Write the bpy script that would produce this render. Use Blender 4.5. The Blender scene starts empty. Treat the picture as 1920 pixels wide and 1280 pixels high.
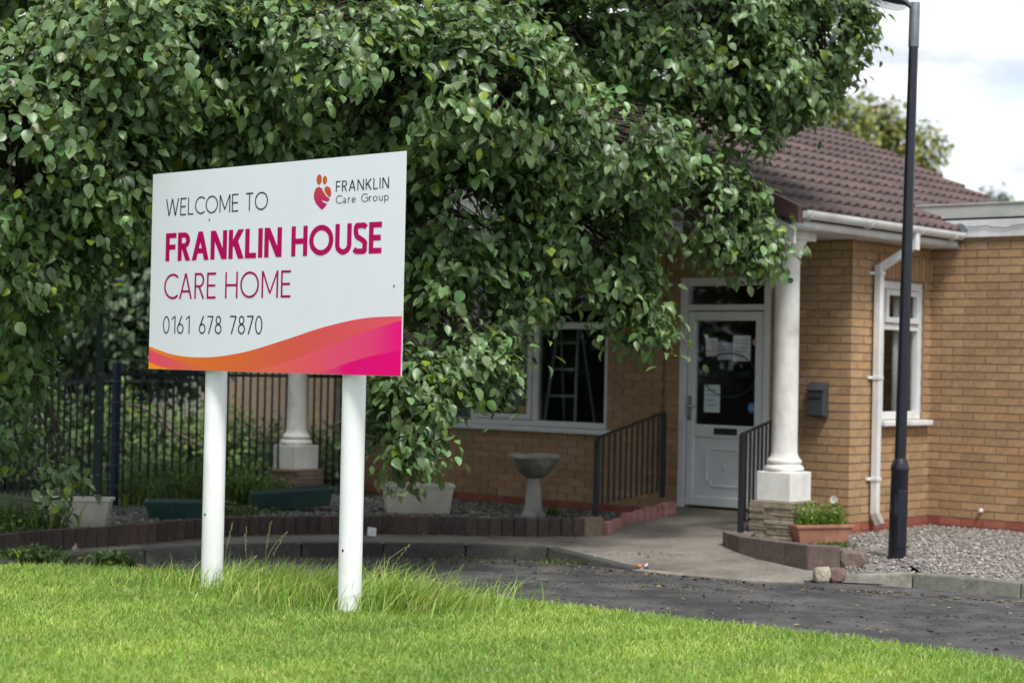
import bpy, math, random
import numpy as np
from mathutils import Matrix, Vector
random.seed(7); RNG = np.random.default_rng(11)
SC = bpy.context.scene; COL = SC.collection
rad = math.radians

# ------------------------------------------------------------------ camera, sky, sun, exposure
EYE = 1.43; FPX = 3500.0; ROLL = math.atan(.021); PITCH = math.atan(40 / FPX)
cam = bpy.data.cameras.new('camera'); cam.sensor_width = 36.0; cam.lens = FPX / 1920 * 36.0
cam.clip_start = .1; cam.clip_end = 2000
cam.dof.use_dof = True; cam.dof.focus_distance = 10.9; cam.dof.aperture_fstop = 1.9
co = bpy.data.objects.new('camera', cam); COL.objects.link(co)
co.matrix_world = Matrix.Translation((0, 0, EYE)) @ Matrix.Rotation(rad(90) + PITCH, 4, 'X') @ Matrix.Rotation(ROLL, 4, 'Z')
SC.camera = co
SUN_EL, SUN_AZ = rad(57), rad(160)      # azimuth from +Y clockwise: the sun stands to the right, behind the camera
wd = bpy.data.worlds.new('World'); SC.world = wd; wd.use_nodes = True
nt = wd.node_tree; nt.nodes.clear()
def N(tree, t, **kw):
    n = tree.nodes.new(t)
    for k, v in kw.items():
        if k.startswith('i_'): n.inputs[k[2:].replace('_', ' ')].default_value = v
        else: setattr(n, k, v)
    return n
out = N(nt, 'ShaderNodeOutputWorld'); bg = N(nt, 'ShaderNodeBackground'); bg.inputs['Strength'].default_value = .115
sky = N(nt, 'ShaderNodeTexSky', sky_type='NISHITA', sun_disc=False, sun_elevation=SUN_EL, sun_rotation=SUN_AZ)
tc = N(nt, 'ShaderNodeTexCoord'); mp = N(nt, 'ShaderNodeMapping'); mp.inputs['Scale'].default_value = (1.3, 1.3, 3.6)
n1 = N(nt, 'ShaderNodeTexNoise'); n1.inputs['Scale'].default_value = 11; n1.inputs['Detail'].default_value = 7; n1.inputs['Roughness'].default_value = .52
r1 = N(nt, 'ShaderNodeValToRGB'); r1.color_ramp.elements[0].position = .40; r1.color_ramp.elements[1].position = .68
r1.color_ramp.elements[0].color = (4.9, 5.2, 5.75, 1); r1.color_ramp.elements[1].color = (8.6, 9.0, 9.7, 1)
n2 = N(nt, 'ShaderNodeTexNoise'); n2.inputs['Scale'].default_value = 2.3; n2.inputs['Detail'].default_value = 5
r2 = N(nt, 'ShaderNodeValToRGB'); r2.color_ramp.elements[0].position = .26; r2.color_ramp.elements[1].position = .42
mx = N(nt, 'ShaderNodeMixRGB')
L = nt.links.new
L(tc.outputs['Generated'], mp.inputs['Vector']); L(mp.outputs[0], n1.inputs['Vector']); L(mp.outputs[0], n2.inputs['Vector'])
L(n1.outputs['Fac'], r1.inputs[0]); L(n2.outputs['Fac'], r2.inputs[0]); L(r2.outputs[0], mx.inputs[0])
L(sky.outputs[0], mx.inputs[1]); L(r1.outputs[0], mx.inputs[2]); L(mx.outputs[0], bg.inputs['Color']); L(bg.outputs[0], out.inputs[0])
sun = bpy.data.lights.new('sun', 'SUN'); sun.energy = 2.65; sun.angle = rad(16); sun.color = (1, .97, .93)
so = bpy.data.objects.new('sun', sun); COL.objects.link(so)
sd = Vector((math.sin(SUN_AZ) * math.cos(SUN_EL), math.cos(SUN_AZ) * math.cos(SUN_EL), math.sin(SUN_EL)))
so.rotation_euler = sd.to_track_quat('Z', 'Y').to_euler(); so.location = (8, -6, 14)
SC.view_settings.view_transform = 'Standard'; SC.view_settings.look = 'None'
SC.view_settings.exposure = 0.58; SC.view_settings.gamma = 1.0
cy = SC.cycles; cy.max_bounces = 6; cy.diffuse_bounces = 3; cy.glossy_bounces = 2; cy.transmission_bounces = 4; cy.transparent_max_bounces = 8; cy.caustics_reflective = False; cy.caustics_refractive = False

# ------------------------------------------------------------------ helpers
def ray(u, v):
    du, dv = u - 960, v - 640; c, s = math.cos(ROLL), math.sin(ROLL)
    a = du * c + dv * s; b = -du * s + dv * c
    return Vector((a, FPX * math.cos(PITCH) + b * math.sin(PITCH), FPX * math.sin(PITCH) - b * math.cos(PITCH)))
def at(u, v, y):
    d = ray(u, v); return Vector((0, 0, EYE)) + d * (y / d.y)
def to_px(p):
    x, y, z = p[0], p[1], p[2] - EYE
    f = y * math.cos(PITCH) + z * math.sin(PITCH); dn = y * math.sin(PITCH) - z * math.cos(PITCH)
    a, b = x / f * FPX, dn / f * FPX; c, s = math.cos(ROLL), math.sin(ROLL)
    return 960 + a * c - b * s, 640 + a * s + b * c
def lin(r, g, b):
    f = lambda c: c / 12.92 if c <= .04045 else ((c + .055) / 1.055) ** 2.4
    return (f(r / 255), f(g / 255), f(b / 255))
def shade(c, a, b):
    f = random.uniform(a, b); return tuple(q * f for q in c)
class MB:
    def __init__(s): s.v = []; s.f = []; s.c = []; s.sm = []
    def add(s, vs, fs, col=(1, 1, 1), smooth=False, M=None):
        o = len(s.v)
        for p in vs:
            p = Vector(p); s.v.append(tuple(M @ p if M else p))
        for f in fs: s.f.append([i + o for i in f]); s.c.append(col); s.sm.append(smooth)
        return s
    def box(s, x0, x1, y0, y1, z0, z1, col=(1, 1, 1), M=None):
        vs = [(x, y, z) for z in (z0, z1) for y in (y0, y1) for x in (x0, x1)]
        return s.add(vs, [(0, 2, 3, 1), (4, 5, 7, 6), (0, 1, 5, 4), (2, 6, 7, 3), (0, 4, 6, 2), (1, 3, 7, 5)], col, False, M)
    def frustum(s, b, t, z0, z1, col=(1, 1, 1), M=None):   # b,t = (x0,x1,y0,y1)
        vs = [(x, y, z0) for y in b[2:] for x in b[:2]] + [(x, y, z1) for y in t[2:] for x in t[:2]]
        return s.add(vs, [(0, 2, 3, 1), (4, 5, 7, 6), (0, 1, 5, 4), (2, 6, 7, 3), (0, 4, 6, 2), (1, 3, 7, 5)], col, False, M)
    def prism(s, poly, y0, y1, col=(1, 1, 1), M=None):     # poly in x,z, extruded along y
        n = len(poly); vs = [(x, y0, z) for x, z in poly] + [(x, y1, z) for x, z in poly]
        fs = [tuple(range(n)), tuple(range(2 * n - 1, n - 1, -1))] + [(i, i + n, (i + 1) % n + n, (i + 1) % n) for i in range(n)]
        return s.add(vs, fs, col, False, M)
    def tube(s, pts, r, n=8, col=(1, 1, 1), cap=True, M=None):
        pts = [Vector(p) for p in pts]; k = len(pts)
        rs = r if isinstance(r, (list, tuple)) else [r] * k
        vs = []; ref = None
        for i, p in enumerate(pts):
            t = (pts[min(i + 1, k - 1)] - pts[max(i - 1, 0)]).normalized()
            if ref is None: ref = Vector((1, 0, 0)) if abs(t.x) < .8 else Vector((0, 1, 0))
            a = (ref - t * ref.dot(t)).normalized(); b = t.cross(a); ref = a
            for j in range(n):
                w = 2 * math.pi * j / n; vs.append(p + (a * math.cos(w) + b * math.sin(w)) * rs[i])
        fs = [(i * n + j, i * n + (j + 1) % n, (i + 1) * n + (j + 1) % n, (i + 1) * n + j) for i in range(k - 1) for j in range(n)]
        s.add(vs, fs, col, n > 5, M)
        if cap: s.add([vs[j] for j in range(n)], [tuple(range(n - 1, -1, -1))], col, False, M); s.add(vs[-n:], [tuple(range(n))], col, False, M)
        return s
    def lathe(s, prof, n=32, col=(1, 1, 1), M=None, smooth=True):
        vs = [(r * math.cos(2 * math.pi * j / n), r * math.sin(2 * math.pi * j / n), z) for r, z in prof for j in range(n)]
        k = len(prof)
        fs = [(i * n + j, i * n + (j + 1) % n, (i + 1) * n + (j + 1) % n, (i + 1) * n + j) for i in range(k - 1) for j in range(n)]
        return s.add(vs, fs, col, smooth, M)
    def mesh(s, name):
        me = bpy.data.meshes.new(name); me.from_pydata(s.v, [], s.f)
        a = me.attributes.new('Col', 'FLOAT_COLOR', 'FACE')
        a.data.foreach_set('color', np.array([(c[0], c[1], c[2], 1) for c in s.c], dtype=np.float32).ravel())
        me.polygons.foreach_set('use_smooth', s.sm); me.update()
        if any(s.sm): me.set_sharp_from_angle(angle=rad(38))
        return me
    def build(s, name, mat, parent=None, bevel=0, **tags):
        return link(name, s.mesh(name), mat, parent, bevel, **tags)
def link(name, me, mat, parent=None, bevel=0, **tags):
    o = bpy.data.objects.new(name, me); COL.objects.link(o)
    if mat and not me.materials: me.materials.append(mat)
    if parent: o.parent = parent
    if bevel:
        m = o.modifiers.new('bevel', 'BEVEL'); m.width = bevel; m.segments = 2; m.limit_method = 'ANGLE'; m.angle_limit = rad(40)
    for k, v in tags.items(): o[k] = v
    return o
def npmesh(name, V, T, C):
    """V (n,3), T (m,3) triangles, C (n,3) point colours"""
    me = bpy.data.meshes.new(name); n, m = len(V), len(T)
    me.vertices.add(n); me.vertices.foreach_set('co', np.asarray(V, np.float32).ravel())
    me.loops.add(m * 3); me.loops.foreach_set('vertex_index', np.asarray(T, np.int32).ravel())
    me.polygons.add(m); me.polygons.foreach_set('loop_start', np.arange(0, m * 3, 3, dtype=np.int32))
    me.polygons.foreach_set('loop_total', np.full(m, 3, np.int32))
    me.update(calc_edges=True)
    a = me.attributes.new('Col', 'FLOAT_COLOR', 'POINT')
    a.data.foreach_set('color', np.concatenate([C, np.ones((n, 1))], 1).astype(np.float32).ravel())
    return me
def thing(name, label, cat, loc=(0, 0, 0), rz=0, group=None):
    o = bpy.data.objects.new(name, None); COL.objects.link(o); o.location = loc; o.rotation_euler = (0, 0, rz)
    o.empty_display_size = .1; o['label'] = label; o['category'] = cat
    if group: o['group'] = group
    return o

MATS = {}
def mat(name, col=(.5, .5, .5), rough=.6, attr=False, var=.12, scale=8., bump=0., bscale=60., metal=0., spec=.5, trans=0., col2=None, c2pos=(.55, .7), c2scale=2., detail=6, coat=0., stretch=None, wx=0., wscale=1.3):
    m = bpy.data.materials.new(name); m.use_nodes = True; t = m.node_tree; b = t.nodes['Principled BSDF']; K = t.links.new
    b.inputs['Roughness'].default_value = rough; b.inputs['Metallic'].default_value = metal; b.inputs['Specular IOR Level'].default_value = spec
    if coat: b.inputs['Coat Weight'].default_value = coat
    tc = N(t, 'ShaderNodeTexCoord'); vec = tc.outputs['Object']
    if stretch:
        mpp = N(t, 'ShaderNodeMapping'); mpp.inputs['Scale'].default_value = stretch; K(vec, mpp.inputs[0]); vec = mpp.outputs[0]
    if attr:
        a = N(t, 'ShaderNodeAttribute', attribute_name='Col'); c = a.outputs['Color']
    else:
        r = N(t, 'ShaderNodeRGB'); r.outputs[0].default_value = (*col, 1); c = r.outputs[0]
    if col2:
        nn = N(t, 'ShaderNodeTexNoise'); nn.inputs['Scale'].default_value = c2scale; nn.inputs['Detail'].default_value = 7; K(vec, nn.inputs['Vector'])
        rr = N(t, 'ShaderNodeValToRGB'); rr.color_ramp.elements[0].position, rr.color_ramp.elements[1].position = c2pos; K(nn.outputs['Fac'], rr.inputs[0])
        m2 = N(t, 'ShaderNodeMixRGB'); m2.inputs[2].default_value = (*col2, 1); K(rr.outputs[0], m2.inputs[0]); K(c, m2.inputs[1]); c = m2.outputs[0]
    if var:
        nn = N(t, 'ShaderNodeTexNoise'); nn.inputs['Scale'].default_value = scale; nn.inputs['Detail'].default_value = detail; nn.inputs['Roughness'].default_value = .65; K(vec, nn.inputs['Vector'])
        mr = N(t, 'ShaderNodeMapRange'); mr.inputs['From Min'].default_value = .3; mr.inputs['From Max'].default_value = .7
        mr.inputs['To Min'].default_value = 1 - var; mr.inputs['To Max'].default_value = 1 + var; K(nn.outputs['Fac'], mr.inputs['Value'])
        mm = N(t, 'ShaderNodeVectorMath', operation='MULTIPLY'); K(c, mm.inputs[0]); K(mr.outputs[0], mm.inputs[1]); c = mm.outputs[0]
    if wx:
        ge = N(t, 'ShaderNodeNewGeometry'); mw = N(t, 'ShaderNodeMapping'); mw.inputs['Scale'].default_value = (1, 1, .55); K(ge.outputs['Position'], mw.inputs[0])
        nw = N(t, 'ShaderNodeTexNoise'); nw.inputs['Scale'].default_value = wscale; nw.inputs['Detail'].default_value = 5; nw.inputs['Roughness'].default_value = .62; K(mw.outputs[0], nw.inputs['Vector'])
        m3 = N(t, 'ShaderNodeMapRange'); m3.inputs['From Min'].default_value = .32; m3.inputs['From Max'].default_value = .66; m3.inputs['To Min'].default_value = 1 - wx; m3.inputs['To Max'].default_value = 1 + wx * .5; K(nw.outputs['Fac'], m3.inputs['Value'])
        v3 = N(t, 'ShaderNodeVectorMath', operation='MULTIPLY'); K(c, v3.inputs[0]); K(m3.outputs[0], v3.inputs[1]); c = v3.outputs[0]
    K(c, b.inputs['Base Color'])
    if bump:
        nb = N(t, 'ShaderNodeTexNoise'); nb.inputs['Scale'].default_value = bscale; nb.inputs['Detail'].default_value = 5; K(vec, nb.inputs['Vector'])
        bp = N(t, 'ShaderNodeBump'); bp.inputs['Strength'].default_value = bump; bp.inputs['Distance'].default_value = .01; K(nb.outputs['Fac'], bp.inputs['Height']); K(bp.outputs[0], b.inputs['Normal'])
    if trans:
        o = t.nodes['Material Output']; tr = N(t, 'ShaderNodeBsdfTranslucent'); ms = N(t, 'ShaderNodeMixShader'); ms.inputs[0].default_value = trans
        vm = N(t, 'ShaderNodeVectorMath', operation='MULTIPLY'); vm.inputs[1].default_value = (1.5, 1.45, .7); K(c, vm.inputs[0]); K(vm.outputs[0], tr.inputs['Color'])
        K(b.outputs[0], ms.inputs[1]); K(tr.outputs[0], ms.inputs[2]); K(ms.outputs[0], o.inputs['Surface'])
    MATS[name] = m; return m
def glass_mat(name, tint, refl=.06):
    m = bpy.data.materials.new(name); m.use_nodes = True; t = m.node_tree; t.nodes.clear(); K = t.links.new
    o = N(t, 'ShaderNodeOutputMaterial'); tr = N(t, 'ShaderNodeBsdfTransparent'); tr.inputs[0].default_value = (*tint, 1)
    gl = N(t, 'ShaderNodeBsdfGlossy'); gl.inputs['Roughness'].default_value = .015; gl.inputs['Color'].default_value = (.95, .97, 1, 1)
    fr = N(t, 'ShaderNodeFresnel'); fr.inputs[0].default_value = 1.5; ad = N(t, 'ShaderNodeMath', operation='ADD'); ad.inputs[1].default_value = refl
    ms = N(t, 'ShaderNodeMixShader'); K(fr.outputs[0], ad.inputs[0]); ge = N(t, 'ShaderNodeNewGeometry'); inv = N(t, 'ShaderNodeMath', operation='SUBTRACT'); inv.inputs[0].default_value = 1; K(ge.outputs['Backfacing'], inv.inputs[1]); mu = N(t, 'ShaderNodeMath', operation='MULTIPLY'); K(ad.outputs[0], mu.inputs[0]); K(inv.outputs[0], mu.inputs[1]); K(mu.outputs[0], ms.inputs[0]); K(tr.outputs[0], ms.inputs[1]); K(gl.outputs[0], ms.inputs[2]); K(ms.outputs[0], o.inputs[0])
    return m
M_leaf = mat('leaf', attr=True, rough=.37, var=.16, scale=30, trans=.26, spec=.52, detail=2)
M_bgleaf = mat('far_leaf', attr=True, rough=.5, var=.1, scale=6, trans=.22, spec=.4)
M_grass = mat('grass_blade', attr=True, rough=.5, var=.0, trans=.3, spec=.3)
M_bark = mat('bark', (.062, .050, .040), .9, var=.4, scale=14, bump=.8, bscale=30, stretch=(1, 1, .25))
M_brick = mat('brick', attr=True, rough=.86, var=.2, scale=26, bump=.4, bscale=90, wx=.15, wscale=1.9)
M_mortar = mat('mortar', (.285, .215, .155), .95, var=.18, scale=12, bump=.4, bscale=120)
M_tile = mat('roof_tile', attr=True, rough=.78, var=.2, scale=7, bump=.3, bscale=120, col2=(.11, .10, .075), c2pos=(.52, .74), c2scale=3., wx=.3, wscale=2.2)
M_upvc = mat('white_upvc', (.72, .73, .72), .4, var=.06, scale=4, wx=.16, wscale=4.5, col2=(.55, .54, .50), c2pos=(.55, .8), c2scale=3.)
M_frame = mat('white_frame', (.70, .71, .72), .38, var=.05, scale=5)
M_white = mat('sign_white', (.78, .80, .86), .5, var=.025, scale=2.5, spec=.2)
M_post = mat('post_white', (.76, .765, .76), .42, wx=.10, wscale=5., var=.03, scale=5, col2=(.66, .68, .62), c2pos=(.62, .85), c2scale=5, stretch=(1, 1, .25))
M_print = mat('print', attr=True, rough=.5, var=.0, spec=.15)
M_plaster = mat('painted_column', (.78, .765, .72), .8, wx=.16, wscale=4., var=.09, scale=9, bump=.25, bscale=70, col2=(.52, .50, .44), c2pos=(.56, .8), c2scale=5)
M_plaster2 = mat('shaded_column', (.60, .60, .57), .85, var=.12, scale=9, bump=.25, bscale=70, col2=(.42, .43, .39), c2pos=(.5, .8), c2scale=5)  # darker copy of the column paint, with its shade put into the colour
M_stone = mat('plinth_stone', attr=True, rough=.9, var=.3, scale=14, bump=.8, bscale=40)
M_black = mat('black_metal', (.012, .013, .018), .42, var=.25, scale=14, bump=.06, bscale=60)
M_blackp = mat('lamp_black', (.010, .011, .019), .30, var=.3, scale=5, bump=.05, bscale=30, col2=(.055, .055, .06), c2pos=(.66, .85), c2scale=9)
M_galv = mat('galvanised', (.17, .18, .20), .55, metal=.5, var=.2, scale=20)
M_char = mat('charcoal', (.045, .047, .052), .5, var=.15)
M_green = mat('fence_green', (.008, .035, .032), .45, var=.2, scale=8)
M_blue = mat('fence_blue', (.008, .016, .062), .45, var=.25, scale=8)
M_navy = mat('fence_navy', (.007, .012, .030), .45, var=.25, scale=8)
M_asph = mat('asphalt', (.042, .041, .044), .9, var=.62, scale=105, bump=.9, bscale=95, col2=(.098, .092, .086), c2pos=(.38, .64), c2scale=4.5, wx=.38, wscale=1.3)
M_conc = mat('pavement_concrete', (.205, .182, .152), .92, var=.25, scale=22, bump=.45, bscale=90, col2=(.105, .095, .078), c2pos=(.47, .68), c2scale=1.7, wx=.2, wscale=3.)
M_kerb = mat('kerb_concrete', attr=True, rough=.92, var=.28, scale=18, bump=.5, bscale=80, col2=(.085, .088, .062), c2pos=(.5, .75), c2scale=3.5)
M_edge = mat('edging_block', attr=True, rough=.92, var=.3, scale=16, bump=.5, bscale=70, col2=(.105, .088, .074), c2pos=(.5, .72), c2scale=6)
M_gravel = mat('gravel_bed', (.20, .185, .17), .95, var=.5, scale=45, bump=1, bscale=60)
M_pebble = mat('pebble', attr=True, rough=.9, var=.2, scale=30)
M_soil = mat('soil', (.075, .062, .045), .95, var=.5, scale=12, bump=1, bscale=30, col2=(.055, .085, .026), c2pos=(.45, .6), c2scale=1.5)
M_lawn = mat('lawn_soil', (.13, .185, .04), .95, var=.4, scale=25, bump=.6, bscale=60)
M_terra = mat('terracotta', (.36, .155, .10), .75, var=.14, scale=10, col2=(.46, .26, .19), c2pos=(.55, .8), c2scale=5)
M_gplast = mat('green_plastic', (.018, .072, .060), .5, var=.2, scale=6, col2=(.06, .10, .08), c2pos=(.55, .8), c2scale=5)
M_wtrough = mat('cream_plastic', (.60, .57, .49), .6, var=.1, scale=6, col2=(.42, .38, .30), c2pos=(.5, .8), c2scale=4)
M_castst = mat('cast_stone', (.43, .41, .37), .9, var=.2, scale=12, bump=.5, bscale=60, col2=(.20, .20, .17), c2pos=(.45, .7), c2scale=6)
M_moss = mat('dark_cast_stone', (.19, .185, .155), .9, var=.35, scale=10, bump=.5, bscale=60, col2=(.36, .34, .29), c2pos=(.5, .7), c2scale=6)
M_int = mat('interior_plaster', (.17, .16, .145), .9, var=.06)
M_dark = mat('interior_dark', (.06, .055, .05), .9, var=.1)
M_curt = mat('curtain', (.70, .69, .68), .9, var=.08, scale=3)
M_tan = mat('tan_timber', (.45, .31, .19), .6, var=.15, scale=6)
M_steel = mat('handle_steel', (.30, .30, .31), .35, metal=.8, var=.1)
M_paper = mat('paper', attr=True, rough=.7, var=.05, scale=14)
M_glass = glass_mat('window_glass', (.80, .83, .83), .0)
M_dglass = glass_mat('door_glass', (.94, .96, .96), .0)
M_lens = glass_mat('lamp_lens', (.8, .8, .78), .12)
M_plant = mat('potted_plant', attr=True, rough=.5, var=.1, trans=.3)
M_rub = mat('litter', attr=True, rough=.8, var=.2, scale=40)
M_rend = mat('white_cladding', (.62, .62, .60), .6, var=.08, scale=3, stretch=(.3, 1, 6))

# ------------------------------------------------------------------ ground, road, pavement, beds
def sheet(name, poly, z, m):
    mb = MB(); mb.add([(x, y, z) for x, y in poly], [tuple(range(len(poly)))]); return mb.build(name, m, kind='structure')
sheet('ground', [(-250, -150), (250, -150), (250, 500), (-250, 500)], -.16, M_soil)
sheet('road', [(-9, 4), (14, 4), (14, 17), (-9, 17)], -.1, M_asph)
sheet('earth_bed', [(-9, 12.9), (-3.9, 13.0), (-3.6, 13.25), (-3.38, 13.6), (-2.99, 14.05), (-2.47, 14.8), (-1.98, 15.2), (-1.2, 15.47), (.14, 15.53), (.64, 15.65), (.84, 16.2), (1.7, 17.6), (-4, 24), (-9, 24)], .0, M_soil)
kerb_line = [(-6.5, 9.5), (-5.0, 11.1), (-4.0, 12.1), (-3.43, 12.75), (-3.22, 13.03), (-2.88, 13.55), (-2.33, 14.03), (-1.77, 14.37), (-1.12, 14.55), (-.33, 14.6), (.30, 14.5)]
edge_line = [(-5.2, 11.4), (-4.4, 12.2), (-3.9, 12.75), (-3.58, 13.19), (-3.36, 13.57), (-2.97, 14.03), (-2.45, 14.77), (-1.96, 15.16), (-1.2, 15.43), (-.5, 15.47), (.14, 15.5), (.64, 15.6)]
sheet('pavement', [(x - .01, y + .02) for x, y in kerb_line] + [(.33, 14.8), (.53, 15.3), (.88, 15.66)] + [(x, y + .03) for x, y in edge_line[::-1]], -.004, M_conc)
sheet('gravel_ground', [(2.98, 13.18), (3.5, 12.85), (4.6, 12.1), (9, 9.5), (12, 14), (8, 22), (3, 19), (2.2, 16.8), (1.6, 15.6), (1.72, 14.5), (2.3, 14.6), (3.0, 14.0)], -.012, M_gravel)
mb = MB(); mb.add([(1.75, 13.55, -.094), (2.13, 13.50, -.094), (2.9, 13.24, -.085), (3.0, 14.0, -.016), (2.3, 14.6, -.016), (1.72, 14.5, -.016)], [(0, 1, 2, 3, 4, 5)]); mb.build('earth_verge', M_gravel, kind='structure')
A40 = rad(40); BX = Vector((math.cos(A40), -math.sin(A40), 0)); BY = Vector((math.sin(A40), math.cos(A40), 0)); E0 = Vector((2.976, 16.368, 0))
def W(x, y, z=0): return E0 + BX * x + BY * y + Vector((0, 0, z))
def bloc(p): q = Vector(p) - E0; return q.dot(BX), q.dot(BY), q.z
# the ramp up to the door
lft = [(.74, 14.30, -.09), (.98, 13.86, -.092), (1.0, 14.5, -.03), (.84, 15.66, .0), (.92, 16.05, .02)]
dl, dr = W(-1.86, .02, .118), W(-.66, .02, .118)
L_ = [Vector((.28, 14.78, .0)), Vector((.50, 15.3, .001)), Vector((.86, 15.68, .004)), Vector((.98, 16.25, .05)), dl]
R_ = [Vector((2.08, 13.85, -.055)), Vector((1.78, 14.45, .0)), Vector((1.84, 14.95, .02)), Vector((2.0, 15.4, .05)), dr]
mb = MB(); vs = []; k = 12
front = [Vector(p) for p in ((.29, 14.61, .0), (.66, 14.36, -.044), (1.0, 14.04, -.087), (1.40, 13.64, -.089), (1.83, 13.42, -.089), (2.13, 13.44, -.089))]
rows = [[front[0].lerp(front[0], 0)] * 0]
def interp(pl, n):
    seg = [0]
    for a, b in zip(pl, pl[1:]): seg.append(seg[-1] + (b - a).length)
    o = []
    for i in range(n + 1):
        d = seg[-1] * i / n; j = max(q for q in range(len(seg) - 1) if seg[q] <= d + 1e-9)
        o.append(pl[j].lerp(pl[j + 1], (d - seg[j]) / max(seg[j + 1] - seg[j], 1e-9)))
    return o
rows = [interp(front, k)] + [[a.lerp(b, i / k) for i in range(k + 1)] for a, b in zip(L_, R_)]
dense = []
for a, b in zip(rows, rows[1:]):
    for j in range(4): dense.append([p.lerp(q, j / 4) for p, q in zip(a, b)])
dense.append(rows[-1])
vs = [p for r in dense for p in r]
fs = [(i * (k + 1) + j, i * (k + 1) + j + 1, (i + 1) * (k + 1) + j + 1, (i + 1) * (k + 1) + j) for i in range(len(dense) - 1) for j in range(k)]
mb.add(vs, fs, smooth=True); mb.build('ramp', M_conc, kind='structure')
# the lawn
lawn_line = [(-9, 13.4), (-5, 12.75), (-3.38, 12.47), (-2.97, 12.5), (-2.49, 12.44), (-1.92, 12.24), (-1.55, 12.09), (-.84, 11.7), (-.03, 11.26), (1.05, 10.49), (1.84, 9.9), (2.56, 9.24), (3.6, 8.2), (4.6, 6.8), (5.5, 4)]
sheet('lawn', [(-9, 4)] + [(5.5, 3.6)] + lawn_line[::-1], 0.0, M_lawn)
mb = MB()
for a, b in zip(lawn_line, lawn_line[1:]): mb.add([(*a, -.1), (*b, -.1), (*b, 0), (*a, 0)], [(0, 1, 2, 3)])
mb.build('lawn_edge', M_soil, kind='structure')

def along(line, step):
    pl = [Vector((x, y, 0)) for x, y in line]; tot = sum((b - a).length for a, b in zip(pl, pl[1:]))
    return interp(pl, max(1, round(tot / step)))
def stone_run(parent, name, pts, d, z0, z1, m, cols, gap=.006, bev=.008, batter=0.):
    """one block for each step of a line; d = depth to the left of the walking direction"""
    for i, (a, b) in enumerate(zip(pts, pts[1:])):
        t = (b - a).normalized(); nl = Vector((-t.y, t.x, 0)); a2, b2 = a + t * gap * .5, b - t * gap * .5
        za, zb = (z1[i], z1[i + 1]) if isinstance(z1, list) else (z1 + random.uniform(-.004, .004),) * 2
        j = random.uniform(-.004, .004); c = random.choice(cols); f = random.uniform(.82, 1.18); c = tuple(q * f for q in c)
        o = a2.copy(); q = [a2 + nl * j, b2 + nl * j, b2 + nl * (d + j), a2 + nl * (d + j)]
        top = [a2 + nl * (j + batter), b2 + nl * (j + batter), b2 + nl * (d + j), a2 + nl * (d + j)]
        zz = [za, zb, zb, za]
        mb = MB(); vs = [(p.x - o.x, p.y - o.y, z0) for p in q] + [(p.x - o.x, p.y - o.y, z) for p, z in zip(top, zz)]
        mb.add(vs, [(3, 2, 1, 0), (4, 5, 6, 7), (0, 1, 5, 4), (1, 2, 6, 5), (2, 3, 7, 6), (3, 0, 4, 7)], c)
        ob = mb.build(name, m, parent, bev); ob.location = (o.x, o.y, 0)
kt = thing('kerb', 'weathered concrete kerb, tree shade added to its dark colour, curving in front of the brown edging blocks', 'kerb')
kp = along(kerb_line, .62); kz = [0.004] * len(kp)
kp += [Vector((.60, 14.27, 0)), Vector((.92, 13.95, 0))]; kz += [-.04, -.083]
stone_run(kt, 'kerb_stone', kp, .13, -.14, kz, M_kerb, [(.052, .051, .048), (.044, .043, .041)], .003, .012, .02)  # dark tones combine dirt with the shade under the tree
kt = thing('kerb', 'flush concrete kerb stones along the foot of the ramp', 'kerb')
stone_run(kt, 'kerb_stone', along([(.93, 13.93), (1.35, 13.54), (1.82, 13.31), (2.12, 13.33)], .55), .12, -.13, -.086, M_kerb, [(.22, .20, .165)], .003, .005)
kt = thing('kerb', 'pale grey kerb stones in front of the gravel and lamp post', 'kerb')
kp = [Vector((x, y, 0)) for x, y in [(2.14, 13.58), (2.86, 13.22), (3.5, 12.76), (4.3, 12.15), (5.1, 11.5), (5.9, 10.8), (6.7, 10.1)]]
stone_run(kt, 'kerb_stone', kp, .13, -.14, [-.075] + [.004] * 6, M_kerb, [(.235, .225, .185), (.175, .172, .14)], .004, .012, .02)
EDC = [(.066, .046, .040), (.075, .051, .043), (.064, .046, .042), (.080, .057, .047), (.058, .043, .040)]
et = thing('planter_edging', 'low edging of dark red-brown upright blocks around the planted bed', 'edging')
stone_run(et, 'edging_block', along(edge_line, .1), .09, -.03, .142, M_edge, EDC, .004, .006)
stone_run(et, 'edging_block', [Vector((.64, 15.6, 0)), Vector((.80, 15.74, 0))], .1, -.03, .15, M_edge, [(.20, .15, .11)], .004, .008)
et = thing('stone_edging', 'sloping row of rough pink stones beside the ramp under the left railing', 'edging')
pk = along([(.82, 15.78), (1.02, 16.28), (1.50, 17.02)], .115)
for a, b in zip(pk, pk[1:]):
    f = (a.y - 15.78) / 1.25; M = Matrix.Translation(((a.x + b.x) / 2, (a.y + b.y) / 2, .0)) @ Matrix.Rotation(math.atan2((b - a).y, (b - a).x) + random.uniform(-.2, .2), 4, 'Z')
    h = .10 + .11 * f + random.uniform(-.012, .012)
    mb = MB(); mb.frustum((-.055, .055, -.05, .05), (-.048, .045, -.04, .035), -.03, h, shade((.33, .165, .145), .8, 1.2))
    o = mb.build('stone', M_edge, et, .018); o.matrix_local = M
et = thing('corner_edging', 'brown edging wall below the right railing and white column', 'edging')
er = [(1.72, 14.95), (1.74, 14.55), (1.80, 14.42), (1.98, 14.2), (2.2, 13.86), (2.32, 13.80), (2.46, 13.82)]
erp = along(er, .24)
stone_run(et, 'edging_block', erp, .11, -.12, .125, M_edge, [(.12, .085, .070), (.105, .077, .064), (.13, .095, .078)], .002, .006)
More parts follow.
